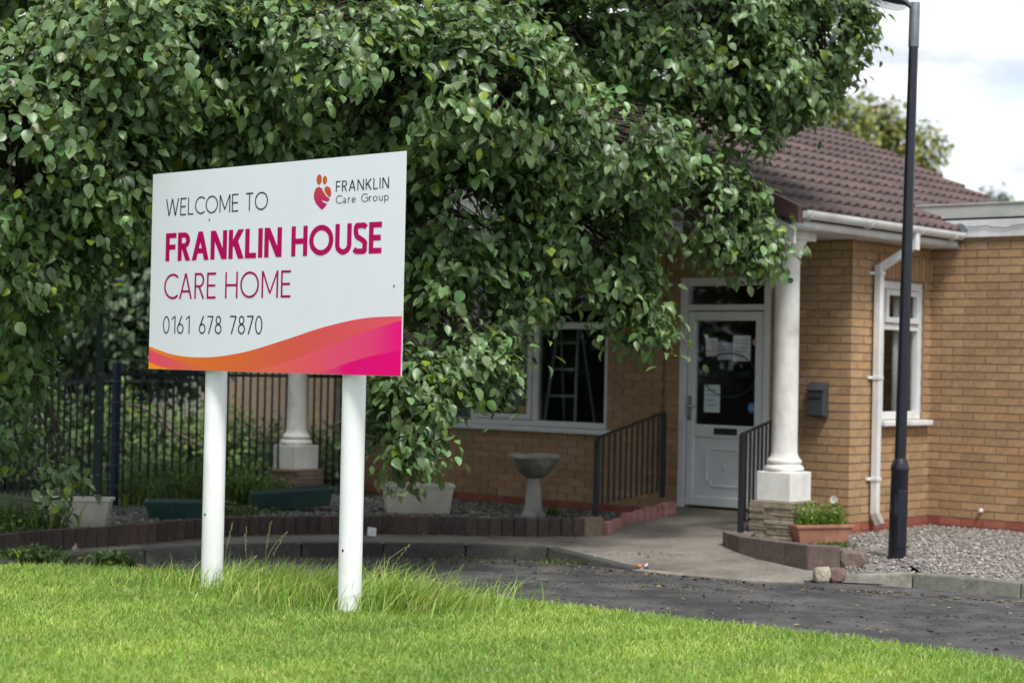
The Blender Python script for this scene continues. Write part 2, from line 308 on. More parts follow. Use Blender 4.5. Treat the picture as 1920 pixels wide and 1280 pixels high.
# loose rock and blocks at the end of the edging
def lump(name, label, cat, loc, size, col, m, seed, group=None):
    r = random.Random(seed); mb = MB(); import bmesh
    bm = bmesh.new(); bmesh.ops.create_icosphere(bm, subdivisions=2, radius=1)
    for v in bm.verts:
        p = v.co; k = 1 + .18 * math.sin(p.x * 3 + seed) * math.cos(p.y * 4 + seed) + r.uniform(-.06, .06)
        p = Vector([math.copysign(abs(c) ** .62, c) for c in p]) * k; v.co = Vector((p.x * size[0], p.y * size[1], p.z * size[2]))
    mb.add([v.co.copy() for v in bm.verts], [[v.index for v in f.verts] for f in bm.faces], col); bm.free()
    o = mb.build(name, m, label=label, category=cat); o.location = loc
    return o
lump('rock', 'pale rough rock lying at the end of the kerb', 'rock', (2.26, 13.43, -.045), (.062, .055, .060), (.34, .29, .23), M_stone, 3)
lump('broken_block', 'broken red-brown block lying behind the pale rock', 'block', (2.37, 13.46, -.045), (.070, .06, .055), (.17, .105, .09), M_stone, 5)
lump('edging_lump', 'brown tilted edging block at the corner of the gravel', 'block', (2.56, 13.92, .02), (.12, .075, .075), (.16, .115, .095), M_stone, 8)

# ------------------------------------------------------------------ the building
BLD = thing('care_home_building', 'buff brick single-storey care home with brown tiled roof and white columns', 'building', E0, -A40)
XL, XW, YI = -6.317, 3.4, 1.486
ZT = 2.6
def brickcol(red=False):
    f = random.uniform(.88, 1.12)
    if red: c = random.choice([(.30, .085, .055), (.26, .07, .05), (.34, .11, .07)])
    else: c = random.choice([(.385, .243, .128), (.392, .249, .132), (.378, .235, .122), (.396, .257, .139), (.380, .241, .129), (.365, .228, .121), (.386, .239, .122), (.390, .228, .113)])
    return tuple(q * f for q in c)
BRV = []
def brick_variant(red, vert=False):
    mb = MB(); h = .0325
    mb.box(-.1075, .1075, .0, .045, -h, h, brickcol(red)); return mb.mesh('brick')
VAR = {False: [brick_variant(False) for _ in range(26)], True: [brick_variant(True) for _ in range(8)]}
for k in VAR:
    for me in VAR[k]: me.materials.append(M_brick)
cands = []
class Wall:
    """a brick wall in the building's own frame; a runs along it, d is outward"""
    def __init__(s, name, mapf, rz, a0, a1, z1, opens, ph):
        s.m = mapf; s.rz = rz; s.ph = ph; label = None
        core = MB(); xs = sorted({a0, a1} | {o[0] for o in opens} | {o[1] for o in opens}); zs = sorted({-.12, z1} | {o[2] for o in opens} | {o[3] for o in opens})
        for xa, xb in zip(xs, xs[1:]):
            for za, zb in zip(zs, zs[1:]):
                cx, cz = (xa + xb) / 2, (za + zb) / 2
                if any(o[0] < cx < o[1] and o[2] < cz < o[3] for o in opens): continue
                p = [mapf(min(max(a, a0 + .014 if rz else a0), a1 - .014), d, z) for z in (za, zb) for d in (-.24, -.008) for a in (xa, xb)]
                core.add(p, [(0, 2, 3, 1), (4, 5, 7, 6), (0, 1, 5, 4), (2, 6, 7, 3), (0, 4, 6, 2), (1, 3, 7, 5)])
        s.obj = core.build('wall', M_mortar, BLD)
        if label: s.obj['label'] = label
        s.rest = MB()
        row = 0; z = -.06
        while z < z1 - .01:
            zt = min(z + .065, z1)
            free = [(a0, a1)]
            for o in opens:
                if o[2] < zt - .01 and o[3] > z + .01:
                    nf = []
                    for p, q in free:
                        if o[0] >= q or o[1] <= p: nf.append((p, q)); continue
                        if o[0] > p: nf.append((p, o[0]))
                        if o[1] < q: nf.append((o[1], q))
                    free = nf
            red = row < 2
            a = s.ph - (.1125 if row % 2 else 0) - .225 * math.ceil((s.ph - a0) / .225 + .01)
            while a < a1:
                for p, q in free:
                    b0, b1 = max(a, p), min(a + .215, q)
                    if b1 - b0 > .008: s.brick(b0, b1, z, zt, red)
                a += .225
            z += .075; row += 1
    def brick(s, b0, b1, z0, z1, red):
        full = abs(b1 - b0 - .215) < 1e-4 and abs(z1 - z0 - .065) < 1e-4
        j = random.uniform(-.0015, .003)
        c = Vector(s.m((b0 + b1) / 2, j, (z0 + z1) / 2)); w = W(*c)
        if full:
            u, v = to_px(w); vis = 1400 < u < 1935 and 440 < v < 1000 and not (1435 < u < 1500 and v > 400)
            if vis: cands.append((w.length, s, b0, b1, z0, z1, red, j)); return
        s.emit(b0, b1, z0, z1, red, j)
    def emit(s, b0, b1, z0, z1, red, j):
        p = [s.m(a, d, z) for z in (z0, z1) for d in (-.045, j) for a in (b0, b1)]
        s.rest.add(p, [(0, 2, 3, 1), (4, 5, 7, 6), (0, 1, 5, 4), (2, 6, 7, 3), (0, 4, 6, 2), (1, 3, 7, 5)], brickcol(red))
WIN = (-5.12, -2.67, .80, 2.22); DOOR = (-1.83, -.83, .08, 2.27)
SWIN = (.545, 1.335, .985, 2.245)
fac = Wall('facade', lambda a, d, z: (a, -d, z), 0, XL, 0, ZT, [WIN, DOOR], .01)
sol = (SWIN[0] - .02, SWIN[1] + .05, 2.25, 2.47)
sid = Wall('side', lambda a, d, z: (d, a, z), rad(90), 0, YI, ZT, [SWIN], .1125)
wng = Wall('wing', lambda a, d, z: (a, YI - d, z), 0, 0, XW, 2.69, [], .0)
cands.sort(key=lambda c: c[0])
for i, (dist, s, b0, b1, z0, z1, red, j) in enumerate(cands):
    if i < 300:
        o = link('brick', random.choice(VAR[red]), None, s.obj); o.location = s.m((b0 + b1) / 2, j, (z0 + z1) / 2)
        o.rotation_euler = (0, 0, s.rz)
        if s.rz: o.location = s.m((b0 + b1) / 2, j, (z0 + z1) / 2)
    else: s.emit(b0, b1, z0, z1, red, j)
for s in (fac, sid, wng):
    s.rest.build('brickwork', M_brick, s.obj, kind='stuff')
# soldier course above the small window
mb = MB(); a = SWIN[0] - .08
while a < SWIN[1] + .1:
    mb.box(.004, .012, a, a + .062, 2.262, 2.475, brickcol()); a += .0725
mb.build('soldier_course', M_brick, sid.obj, kind='stuff')
# the rest of the shell: left wall, back, floor, ceiling, inner walls
mb = MB(); mb.box(XL, XL + .2, .0, 4.6, -.1, ZT); mb.box(XL, .0, 4.5, 4.7, -.1, ZT); mb.build('rear_wall', M_brick, BLD)
mb = MB(); mb.box(XL + .2, -.24, .24, 4.5, .0, .1); mb.box(XL, 0, .0, 4.6, ZT, ZT + .05); mb.box(-2.3, -2.2, .24, 4.5, .1, ZT); mb.box(XL + .2, -.3, 3.3, 3.36, .1, ZT); mb.build('interior', M_int, BLD)
mb = MB(); mb.box(0, XW, YI + .24, 7, 2.60, 2.69); mb.box(XW - .1, XW, YI, 7, -.1, 2.69); mb.box(-.2, 0, 4.6, 7, -.1, 2.69); mb.build('wing_shell', M_mortar, BLD)

def uframe(mb, x0, x1, z0, z1, w, y0, y1):
    mb.box(x0, x0 + w, y0, y1, z0, z1); mb.box(x1 - w, x1, y0, y1, z0, z1); mb.box(x0 + w, x1 - w, y0 + .001, y1 - .001, z0, z0 + w); mb.box(x0 + w, x1 - w, y0 + .001, y1 - .001, z1 - w, z1)
# main window
w = bpy.data.objects.new('window', None); COL.objects.link(w); w.parent = BLD
mb = MB(); uframe(mb, WIN[0], WIN[1], WIN[2], WIN[3], .06, .03, .10)
for xm in (-3.60, -4.42): mb.box(xm - .035, xm + .035, .032, .098, WIN[2] + .06, WIN[3] - .06)
for xa, xb in ((WIN[0] + .06, -4.455), (-4.385, -3.635), (-3.565, WIN[1] - .06)): mb.box(xa, xb, .034, .096, 1.775, 1.84)
mb.build('frame', M_frame, w, .006)
mb = MB(); uframe(mb, -4.38, -3.64, .865, 1.77, .05, .012, .06); mb.build('opening_sash', M_frame, w, .006)
for xa, xb, za, zb in ((WIN[0] + .06, -4.455, .86, 1.775), (-4.33, -3.69, .915, 1.72), (-3.565, WIN[1] - .06, .86, 1.775), (WIN[0] + .06, -4.455, 1.84, 2.16), (-4.385, -3.635, 1.84, 2.16), (-3.565, WIN[1] - .06, 1.84, 2.16)):
    mb = MB(); mb.box(xa, xb, .06, .066, za, zb); mb.build('pane', M_glass, w)
mb = MB(); mb.box(WIN[0] - .06, WIN[1] + .05, -.06, .06, .748, .798); mb.build('sill', M_frame, w, .01)
# small side window (a runs along y, outward is +x)
w = bpy.data.objects.new('window', None); COL.objects.link(w); w.parent = BLD; w.rotation_euler = (0, 0, rad(90))   # local x -> building y, local -y -> building x
y0, y1, z0, z1 = SWIN
mb = MB(); uframe(mb, y0, y1, z0, z1, .075, .02, .09); mb.box(y0 + .075, y1 - .075, .022, .088, 1.80, 1.86); mb.build('frame', M_upvc, w, .006)
mb = MB(); uframe(mb, y0 + .08, y1 - .08, 1.865, z1 - .08, .05, .0, .05); mb.build('opening_sash', M_upvc, w, .006)
for za, zb in ((z0 + .075, 1.80), (1.915, z1 - .13)):
    mb = MB(); mb.box(y0 + .1, y1 - .1, .05, .056, za, zb); mb.build('pane', M_glass, w)
mb = MB(); mb.box(y0 - .03, y1 + .09, -.07, .05, z0 - .055, z0 - .004); mb.build('sill', M_upvc, w, .01)
mb = MB(); mb.box(-.9, -.85, y0 - .5, y1 + .15, .9, 2.4, (1, 1, 1)); mb.build('back_wall', M_int, BLD)
def curtain(name, label, x0, x1, z0, z1, y, axis, m, amp=.02):
    mb = MB(); n = 40; vs = []
    for i in range(n + 1):
        t = i / n; a = x0 + (x1 - x0) * t; d = y + amp * math.sin(t * (x1 - x0) * 55) + amp * .4 * math.sin(t * 31)
        for z in (z0, z1): vs.append((a, d, z) if axis == 'x' else (d, a, z))
    mb.add(vs, [(2 * i, 2 * i + 1, 2 * i + 3, 2 * i + 2) for i in range(n)], smooth=True)
    o = mb.build(name, m, label=label, category='curtain'); o.location = E0; o.rotation_euler = (0, 0, -A40); sm = o.modifiers.new('thick', 'SOLIDIFY'); sm.thickness = .004; return o
curtain('curtain', 'pale grey curtain at the left end of the main window', -5.05, -4.62, .82, 2.2, .24, 'x', M_curt)
curtain('curtain', 'white curtain behind the opening sash of the main window', -4.08, -3.68, .82, 2.2, .17, 'x', M_curt)
curtain('curtain', 'cream curtain inside the small window by the lamp post', .97, 1.34, .95, 2.2, -.125, 'y', M_curt)
# step ladder inside the main window
lt = thing('step_ladder', 'pale step ladder standing inside the main window', 'ladder', W(-3.52, .45, .1), -A40)
for sx in (-1, 1):
    mb = MB(); mb.tube([(sx * .25, -.2, 0), (sx * .13, 0, 1.72)], .017, 6); mb.build('leg', M_frame, lt)
    mb = MB(); mb.tube([(sx * .25, .35, 0), (sx * .13, .04, 1.72)], .014, 6); mb.build('leg', M_frame, lt)
for k in range(6):
    f = (k + .7) / 6.4; hw = .25 - .12 * f; mb = MB(); mb.box(-hw, hw, -.2 + .2 * f - .035, -.2 + .2 * f + .035, 1.72 * f, 1.72 * f + .025); mb.build('tread', M_frame, lt)
o = MB().box(-.04, .04, -.04, .04, 0, 1.9).build('timber_post', M_tan, label='tan timber upright seen inside the main window', category='post'); o.location = W(-4.25, .5, .1); o.rotation_euler = (0, 0, -A40)
o = MB().lathe([(.0, 0), (.11, 0), (.13, .16), (.12, .2), (.0, .2)], 20).build('ochre_pot', mat('ochre', (.30, .24, .03), .5), label='ochre yellow pot on the main window ledge', category='pot'); o.location = W(-3.76, .16, .80)

# door
d = bpy.data.objects.new('door', None); COL.objects.link(d); d.parent = BLD
mb = MB(); x0, x1, z0, z1 = -1.828, -.832, .118, 2.262
mb.box(x0, x0 + .075, .0, .09, z0, z1); mb.box(x1 - .075, x1, .0, .09, z0, z1); mb.box(x0 + .075, x1 - .075, .002, .088, z1 - .078, z1); mb.box(x0 + .075, x1 - .075, .002, .088, 1.955, 2.01); mb.build('frame', M_frame, d, .006)
mb = MB(); a, b, c, e = x0 + .083, x1 - .083, .14, 1.945
mb.box(a, a + .085, .012, .07, c, e); mb.box(b - .085, b, .012, .07, c, e); mb.box(a + .085, b - .085, .013, .069, e - .085, e); mb.box(a + .085, b - .085, .013, .069, .775, .895); mb.box(a + .085, b - .085, .013, .069, c, c + .09)
mb.build('leaf', M_frame, d, .008)
mb = MB(); mb.box(a + .085, b - .085, .03, .055, c + .09, .775); mb.build('lower_panel', M_frame, d)
# raised moulding on the lower panel, with its little flower
cx, cz, hw, hh, n = (a + b) / 2 + .01, .50, .20, .17, .055
path = [(cx - hw + n, cz + hh), (cx + hw - n, cz + hh), (cx + hw - n * .75, cz + hh - n * .75), (cx + hw, cz + hh - n), (cx + hw, cz - hh + n), (cx + hw - n * .75, cz - hh + n * .75), (cx + hw - n, cz - hh), (cx - hw + n, cz - hh), (cx - hw + n * .75, cz - hh + n * .75), (cx - hw, cz - hh + n), (cx - hw, cz + hh - n), (cx - hw + n * .75, cz + hh - n * .75)]
mb = MB(); mb.tube([(p[0], .03, p[1]) for p in path + path[:2]], .014, 8); mb.build('moulding', M_frame, d)
mb = MB()
for ang, l in ((90, .045), (0, .03), (180, .03), (270, .04)):
    dx, dz = math.cos(rad(ang)), math.sin(rad(ang)); mb.tube([(cx, .03, cz), (cx + dx * l * .6, .027, cz + dz * l * .6), (cx + dx * l, .03, cz + dz * l)], [.006, .012, .003], 8)
mb.build('ornament', M_frame, d)
mb = MB(); mb.box(a + .085, b - .085, .036, .042, .895, e - .085); mb.build('pane', M_dglass, d)
mb = MB(); mb.box(x0 + .075, x1 - .075, .036, .042, 2.01, z1 - .078); mb.build('pane', M_dglass, d)
mb = MB(); mb.box(-1.43, -1.18, .002, .02, .808, .868); mb.build('letter_slot', M_black, d, .004)
mb = MB(); mb.box(-1.722, -1.692, .0, .014, .93, 1.16); mb.tube([(-1.707, 0, 1.06), (-1.707, -.045, 1.06), (-1.69, -.05, 1.06), (-1.59, -.05, 1.058)], .010, 8); mb.build('handle', M_steel, d)
mb = MB(); mb.box(x0 - .03, x1 + .03, -.05, .10, .06, .117); mb.build('threshold', mat('timber_threshold', (.20, .15, .085), .8, var=.3, scale=12), d)
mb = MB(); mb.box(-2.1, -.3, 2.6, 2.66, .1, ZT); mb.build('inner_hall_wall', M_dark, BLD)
# frosted rim, arc and lettering on the door glass
def ring(cx, cz, rx, rz, w, y, a0=0, a1=360, n=60):
    mb = MB(); vs = []
    for i in range(n + 1):
        t = rad(a0 + (a1 - a0) * i / n)
        for k in (-.5, .5): vs.append((cx + (rx + w * k) * math.cos(t), y, cz + (rz + w * k) * math.sin(t)))
    mb.add(vs, [(2 * i, 2 * i + 1, 2 * i + 3, 2 * i + 2) for i in range(n)], (.03, .045, .05)); return mb
mb = ring(-1.29, 1.36, .29, .20, .010, .030); o = mb.build('etched_ring', M_print, d)

# stroke lettering ------------------------------------------------
def letter(ch, w):
    """quads as lists of 4 points in a unit-high box, plus the advance width"""
    Q = []; h = w / 2
    def bar(x0, z0, x1, z1): Q.append([(x0, z0), (x1, z0), (x1, z1), (x0, z1)])
    def diag(xa, za, xb, zb, t=None):
        t = t or w * 1.12; Q.append([(xa - t / 2, za), (xa + t / 2, za), (xb + t / 2, zb), (xb - t / 2, zb)])
    def arc(cx, cz, rx, rz, a0, a1, n=26):
        pr = None
        for i in range(n + 1):
            t = rad(a0 + (a1 - a0) * i / n); c, s = math.cos(t), math.sin(t)
            p = ((cx + (rx + h) * c, cz + (rz + h) * s), (cx + (rx - h) * c, cz + (rz - h) * s))
            if pr: Q.append([pr[0], p[0], p[1], pr[1]])
            pr = p
    def stroke(pts):
        P = [Vector(p) for p in pts]; P = [P[0] * 2 - P[1]] + P + [P[-1] * 2 - P[-2]]; c = []
        for i in range(1, len(P) - 2):
            a, b, d_, e = P[i - 1:i + 3]
            for k in range(6):
                t = k / 6; c.append(.5 * (2 * b + (d_ - a) * t + (2 * a - 5 * b + 4 * d_ - e) * t * t + (3 * b - a - 3 * d_ + e) * t ** 3))
        c.append(P[-2]); pr = None
        for i, p in enumerate(c):
            t = (c[min(i + 1, len(c) - 1)] - c[max(i - 1, 0)]).normalized(); nn = Vector((-t.y, t.x)) * h; q = (tuple(p + nn), tuple(p - nn))
            if pr: Q.append([pr[0], q[0], q[1], pr[1]])
            pr = q
    if ch == 'E': W_ = .50; bar(0, 0, w, 1); bar(w, 0, W_, w); bar(w, 1 - w, W_, 1); bar(w, .5 - h, W_ * .93, .5 + h)
    elif ch == 'F': W_ = .48; bar(0, 0, w, 1); bar(w, 1 - w, W_, 1); bar(w, .5 - h, W_ * .93, .5 + h)
    elif ch == 'L': W_ = .46; bar(0, 0, w, 1); bar(w, 0, W_, w)
    elif ch == 'I': W_ = w; bar(0, 0, w, 1)
    elif ch == 'H': W_ = .68; bar(0, 0, w, 1); bar(W_ - w, 0, W_, 1); bar(w, .5 - h, W_ - w, .5 + h)
    elif ch == 'T': W_ = .56; bar(0, 1 - w, W_, 1); bar(W_ / 2 - h, 0, W_ / 2 + h, 1 - w)
    elif ch == 'N': W_ = .70; bar(0, 0, w, 1); bar(W_ - w, 0, W_, 1); diag(W_ - w * .6, 0, w * .6, 1, w * 1.25)
    elif ch == 'M': W_ = .86; bar(0, 0, w, 1); bar(W_ - w, 0, W_, 1); diag(W_ / 2, .16, w * .55, 1, w); diag(W_ / 2, .16, W_ - w * .55, 1, w)
    elif ch == 'W': W_ = 1.10; diag(.28, 0, h, 1); diag(.28, 0, W_ / 2, 1); diag(W_ - .28, 0, W_ / 2, 1); diag(W_ - .28, 0, W_ - h, 1)
    elif ch == 'A': W_ = .74; t = w * 1.1; diag(t / 2, 0, W_ / 2, 1, t); diag(W_ - t / 2, 0, W_ / 2, 1, t); bar(W_ * .2, .27 - h * .4, W_ * .8, .27 + w * .8)
    elif ch == 'K': W_ = .62; bar(0, 0, w, 1); diag(w * .9, .42, W_ - w * .6, 1, w * 1.35); diag(W_ - w * .55, 0, w + .10, .60, w * 1.35)
    elif ch == 'R': W_ = .56; bar(0, 0, w, 1); bar(w, 1 - w, .28, 1); bar(w, .44, .28, .44 + w); arc(.28, .72, W_ - .28 - h - .02, .28 - h, -90, 90); diag(W_ - w * .55, 0, .27, .46, w * 1.15)
    elif ch == 'C': W_ = .74; arc(.5, .5, .5 - h, .5 - h, 48, 312)
    elif ch == 'G': W_ = .84; arc(.5, .5, .5 - h, .5 - h, 45, 335); bar(.55, .5 - h, .97, .5 + h); bar(.97 - w, .22, .97, .5 - h)
    elif ch == 'O': W_ = 1.0; arc(.5, .5, .5 - h, .5 - h, 0, 360, 48)
    elif ch == 'U': W_ = .66; bar(0, .33, w, 1); bar(W_ - w, .33, W_, 1); arc(.33, .33, .33 - h, .33 - h, 180, 360)
    elif ch == 'S': W_ = .54; stroke([(W_ * .93, .84), (W_ * .76, .96 - h * .55), (W_ * .5, 1 - h), (W_ * .22, .955 - h * .6), (h * 1.08, .74), (W_ * .26, .575), (W_ * .55, .48), (W_ * .84, .37), (W_ - h, .25), (W_ * .82, .055 + h * .55), (W_ * .5, h), (W_ * .22, .045 + h * .6), (W_ * .05, .17)])
    elif ch == '0': W_ = .52; arc(.26, .5, .26 - h, .5 - h, 0, 360, 48)
    elif ch == '1': W_ = .34; bar(.34 - w, 0, .34, 1); diag(.04, .80, .34 - h * 1.6, 1, w * 1.2)
    elif ch == '6': W_ = .52; arc(.26, .29, .26 - h, .29 - h, 0, 360, 40); diag(.075, .40, .36, 1, w * 1.2)
    elif ch == '7': W_ = .48; bar(0, 1 - w, .48, 1); diag(.12, 0, .48 - w * .6, 1 - w, w * 1.2)
    elif ch == '8': W_ = .52; arc(.26, .28, .26 - h, .28 - h, 0, 360, 40); arc(.26, .76, .205 - h, .24 - h, 0, 360, 40)
    elif ch == 'a': W_ = .44; arc(.19, .19, .19 - h, .17 - h, 0, 360, 30); bar(.40 - w, 0, .40, .40); arc(.205, .44, .19 - h, .20 - h, 0, 150, 16)
    elif ch == 'r': W_ = .28; bar(0, 0, w, .64); arc(.22, .40, .22 - h, .24 - h, 60, 180, 12)
    elif ch == 'e': W_ = .54; arc(.27, .32, .27 - h, .32 - h, 0, 320, 34); bar(w, .32 - h, .54 - w * .2, .32 + h)
    elif ch == 'o': W_ = .60; arc(.30, .32, .30 - h, .32 - h, 0, 360, 34)
    elif ch == 'u': W_ = .48; bar(0, .24, w, .64); bar(.48 - w, 0, .48, .64); arc(.24, .24, .24 - h, .24 - h, 180, 360, 18)
    elif ch == 'p': W_ = .58; bar(0, -.28, w, .64); arc(.29, .32, .29 - h, .32 - h, 0, 360, 34)
    else: W_ = .3
    return Q, W_
def lettering(name, text, x0, x1, z0, hgt, w, sp, y, col, parent, space=.3, spaces=None):
    """words fitted into [x0,x1]; spaces = x ranges of the gaps between words"""
    words = text.split(' '); gaps = spaces or []
    st = [x0] + [g[1] for g in gaps]; en = [g[0] for g in gaps] + [x1]; q = 0
    for wd_, a, b in zip(words, st, en):
        mb = MB(); gl = [letter(c, w) for c in wd_]; tot = sum(g[1] for g in gl) + sp * (len(gl) - 1); k = (b - a) / tot; x = a
        for Q, W_ in gl:
            mb = MB()
            for poly in Q:
                q += 1; yy = y - .00012 * (q % 9)
                mb.add([(x + px * k, yy, z0 + pz * hgt) for px, pz in poly], [(0, 1, 2, 3)], col)
            x += (W_ + sp) * k; mb.build('letter', M_print, parent)
lettering('etched_lettering', 'FRANKLIN HOUSE', -1.53, -1.05, 1.345, .05, .16, .12, .0305, (.02, .045, .04), d, spaces=[(-1.29, -1.25)])

# columns
def column(x, y, m, label, cols, zb):
    c = bpy.data.objects.new('column', None); COL.objects.link(c); c.parent = BLD; c.location = (x, y, 0); c['label'] = label
    z = -.02; i = 0; ht = zb
    while z < ht - .012:
        h = min(random.uniform(.022, .042), ht - z); mb = MB(); 
        r = .205
        for sx in (0, 1):
            cut = random.uniform(-.09, .09); xa, xb = ((-r, cut - .002), (cut + .002, r))[sx]; j = random.uniform(-.007, .007)
            mb = MB(); mb.box(xa + (j if sx == 0 else 0), xb + (j if sx else 0), -r + random.uniform(-.006, .006), r + random.uniform(-.006, .006), z + .0015, z + h - .0015, shade(random.choice(cols), .85, 1.12))
            mb.build('stone', M_stone, c, .004)
        z += h; i += 1
    MB().box(-.19, .19, -.19, .19, -.05, zb - .001).build('stone_core', M_mortar, c)
    MB().box(-.165, .165, -.165, .165, zb, zb + .245).build('base_block', m, c, .008)
    t = zb + .245
    prof = [(.0, t), (.158, t), (.166, t + .016), (.166, t + .03), (.154, t + .048), (.140, t + .054), (.137, t + .066), (.146, t + .076), (.146, t + .092), (.134, t + .104), (.118, t + .125), (.109, t + .16), (.107, t + .3), (.100, 2.34), (.108, 2.36), (.116, 2.38), (.104, 2.40), (.135, 2.46), (.150, 2.48), (.150, 2.50), (0, 2.50)]
    MB().lathe(prof, 40).build('shaft', m, c)
    MB().box(-.17, .17, -.17, .17, 2.5, 2.575).build('capital', m, c, .006)
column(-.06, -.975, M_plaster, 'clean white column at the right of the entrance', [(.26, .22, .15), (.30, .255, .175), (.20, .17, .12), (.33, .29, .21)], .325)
column(-5.97, -.975, M_plaster2, 'column seen below the sign, shade put into its grey colour', [(.16, .12, .095), (.19, .15, .115), (.13, .10, .085)], .285)

# roof
PIT = rad(25); XE, XR, ZE = .30, -3.16, 2.715; YF, YB = -1.46, 4.72
def rz_(x): return ZE + (XE - x) * math.tan(PIT) if x > XR else ZE + (XE - (2 * XR - x)) * math.tan(PIT)
rf = bpy.data.objects.new('roof', None); COL.objects.link(rf); rf.parent = BLD
for s in (1, -1):
    xe = XE if s > 0 else 2 * XR - XE; t = .05
    mb = MB(); mb.prism([(xe, ZE - .03), (XR, rz_(XR + 1e-6) - .03), (XR, rz_(XR + 1e-6) - .03 - t), (xe, ZE - .03 - t)], YF + .03, YB - .03); mb.build('roof_deck', M_dark, rf)
TC = [(.086, .054, .050), (.093, .058, .052), (.076, .049, .047), (.104, .066, .058), (.088, .057, .055)]
TW, GA = .306, .3
def tile_mesh(col):
    mb = MB(); n = 16; pr = []
    for i in range(n + 1):
        t = i / n; q = (t * 2) % 1 if i < n else 1.
        hgt = .030 * max(0, math.sin(math.pi * max(0, (q - .38) / .62))) ** .8 if i < n else 0
        pr.append((TW * t * .994, hgt))
    Ln = GA + .05; vs = []
    # local: X up the slope (negative = up), Y across, Z off the roof
    for (xx, off) in ((0, .038), (-Ln, .0)):
        for y, h in pr: vs.append((xx, y, h + off))
    for y, h in pr: vs.append((0.002, y, -.006 if h < .001 else h * .15))
    m = n + 1
    fs = [(i, m + i, m + i + 1, i + 1) for i in range(n)]; mb.add(vs, fs, col, True)
    mb.add(vs, [(2 * m + i, i, i + 1, 2 * m + i + 1) for i in range(n)], tuple(c * .95 for c in col))
    return mb
TV = [tile_mesh(shade(random.choice(TC), .88, 1.12)).mesh('tile') for _ in range(20)]
for me in TV: me.materials.append(M_tile)
tc_ = []
nr = int((XE - XR) / math.cos(PIT) / GA) + 1; nc = int((YB - YF) / TW)
for r in range(nr):
    for c in range(nc + 1):
        y = YF + .02 + c * TW - (.0 if r % 2 == 0 else .0)
        if y + TW > YB + .06: continue
        sl = r * GA; x = XE + .045 - sl * math.cos(PIT); z = rz_(XE) + (-.045 * math.tan(PIT)) + sl * math.sin(PIT)
        p = W(x, y + TW / 2, z); u, v = to_px(p); tc_.append((0 if (1380 < u < 1935 and v > 170) else 1, p.length, r, c, x, y, z))
tc_.sort(key=lambda q: (q[0], q[1])); rest = MB()
for i, (_, dist, r, c, x, y, z) in enumerate(tc_):
    Mt = Matrix.Translation((x, y, z)) @ Matrix.Rotation(PIT, 4, 'Y')
    if i < 300:
        o = link('tile', random.choice(TV), None, rf); o.matrix_local = Mt @ Matrix.Rotation(rad(random.uniform(-.25, .25)), 4, 'Z')
    else:
        tm = tile_mesh(random.choice(TC))
        for f, cc, s_ in zip(tm.f, tm.c, tm.sm): rest.add([tm.v[q] for q in f], [tuple(range(len(f)))], cc, s_, Mt)
for r in range(nr):      # the far slope
    for c in range(nc):
        sl = r * GA; x = 2 * XR - XE - .045 + sl * math.cos(PIT); Mt = Matrix.Translation((x, YF + .02 + (c + 1) * TW, rz_(XE) - .02 + sl * math.sin(PIT))) @ Matrix.Rotation(math.pi, 4, 'Z') @ Matrix.Rotation(PIT, 4, 'Y')
        rest.box(-GA - .03, 0, 0, TW, -.005, .03, random.choice(TC), Mt)
rest.build('tiling', M_tile, rf, kind='stuff')
# half-round ridge
k = 14
for i in range(k):
    ya = YF + (YB - YF) * i / k; mb = MB(); vs = []
    for y in (ya, ya + (YB - YF) / k - .006):
        for j in range(9):
            t = math.pi * j / 8; vs.append((XR + .12 * math.cos(t), y, rz_(XR + 1e-6) - .045 + .10 * math.sin(t)))
    mb.add(vs, [(j, j + 1, j + 10, j + 9) for j in range(8)], random.choice(TC), True); mb.build('ridge_tile', M_tile, rf)
# verge caps down the front gable
VL = (XE - XR) / math.cos(PIT)
for s in (1, -1):
    nn = 8
    for i in range(nn):
        a, b = VL * i / nn, VL * (i + 1) / nn - .006
        mb = MB(); P0 = lambda q, dz: (XE + .05 - q * math.cos(PIT), ZE + dz + q * math.sin(PIT) - .03)
        pl = [P0(a, -.085), P0(b, -.085 - .012), P0(b, .058 - .01), P0(a, .058)]
        if s < 0: pl = [(2 * XR - x, z) for x, z in pl][::-1]
        mb.prism(pl, YF - .035, YF + .05, tuple(c * f for c, f in zip((.085, .040, .040), (random.uniform(.85, 1.2),) * 3))); mb.build('verge_cap', M_tile, rf, .008)
# pediment cladding, bargeboard, soffit, fascia and gutter
zr = rz_(XR + 1e-6)
mb = MB(); mb.prism([(XE - .1, ZE - .10), (XR, zr - .14), (2 * XR - XE + .1, ZE - .10), (2 * XR - XE + .1, 2.585), (XE - .1, 2.585)], -1.16, -1.12); mb.build('pediment', M_rend, BLD)
for i in range(11):
    z = 2.66 + i * .145; hwid = (zr - .2 - z) / math.tan(PIT)
    if hwid > .1: mb = MB(); mb.box(max(XR - hwid, XL - .2), min(XR + hwid, XE - .14), -1.176, -1.162, z, z + .138); mb.build('cladding_board', M_rend, BLD, .004)
mb = MB()
for s in (1, -1):
    pl = [(XE - .02, ZE - .14), (XR, zr - .13), (XR, zr - .26), (XE - .02, ZE - .27)]
    if s < 0: pl = [(2 * XR - x, z) for x, z in pl][::-1]
    mb.prism(pl, YF + .02, YF + .045)
mb.build('bargeboard', M_upvc, BLD)
mb = MB(); mb.box(XL - .26, XE - .02, YF + .05, .0, 2.577, 2.592); mb.build('soffit', M_upvc, BLD)
mb = MB(); mb.box(.002, XE - .02, -.002, YI - .03, 2.577, 2.592); mb.build('soffit', M_upvc, BLD)
mb = MB(); mb.box(XE - .045, XE - .02, YF + .01, YI - .05, 2.575, 2.70); mb.build('fascia', M_upvc, BLD, .004)
g = bpy.data.objects.new('gutter', None); COL.objects.link(g); g.parent = BLD
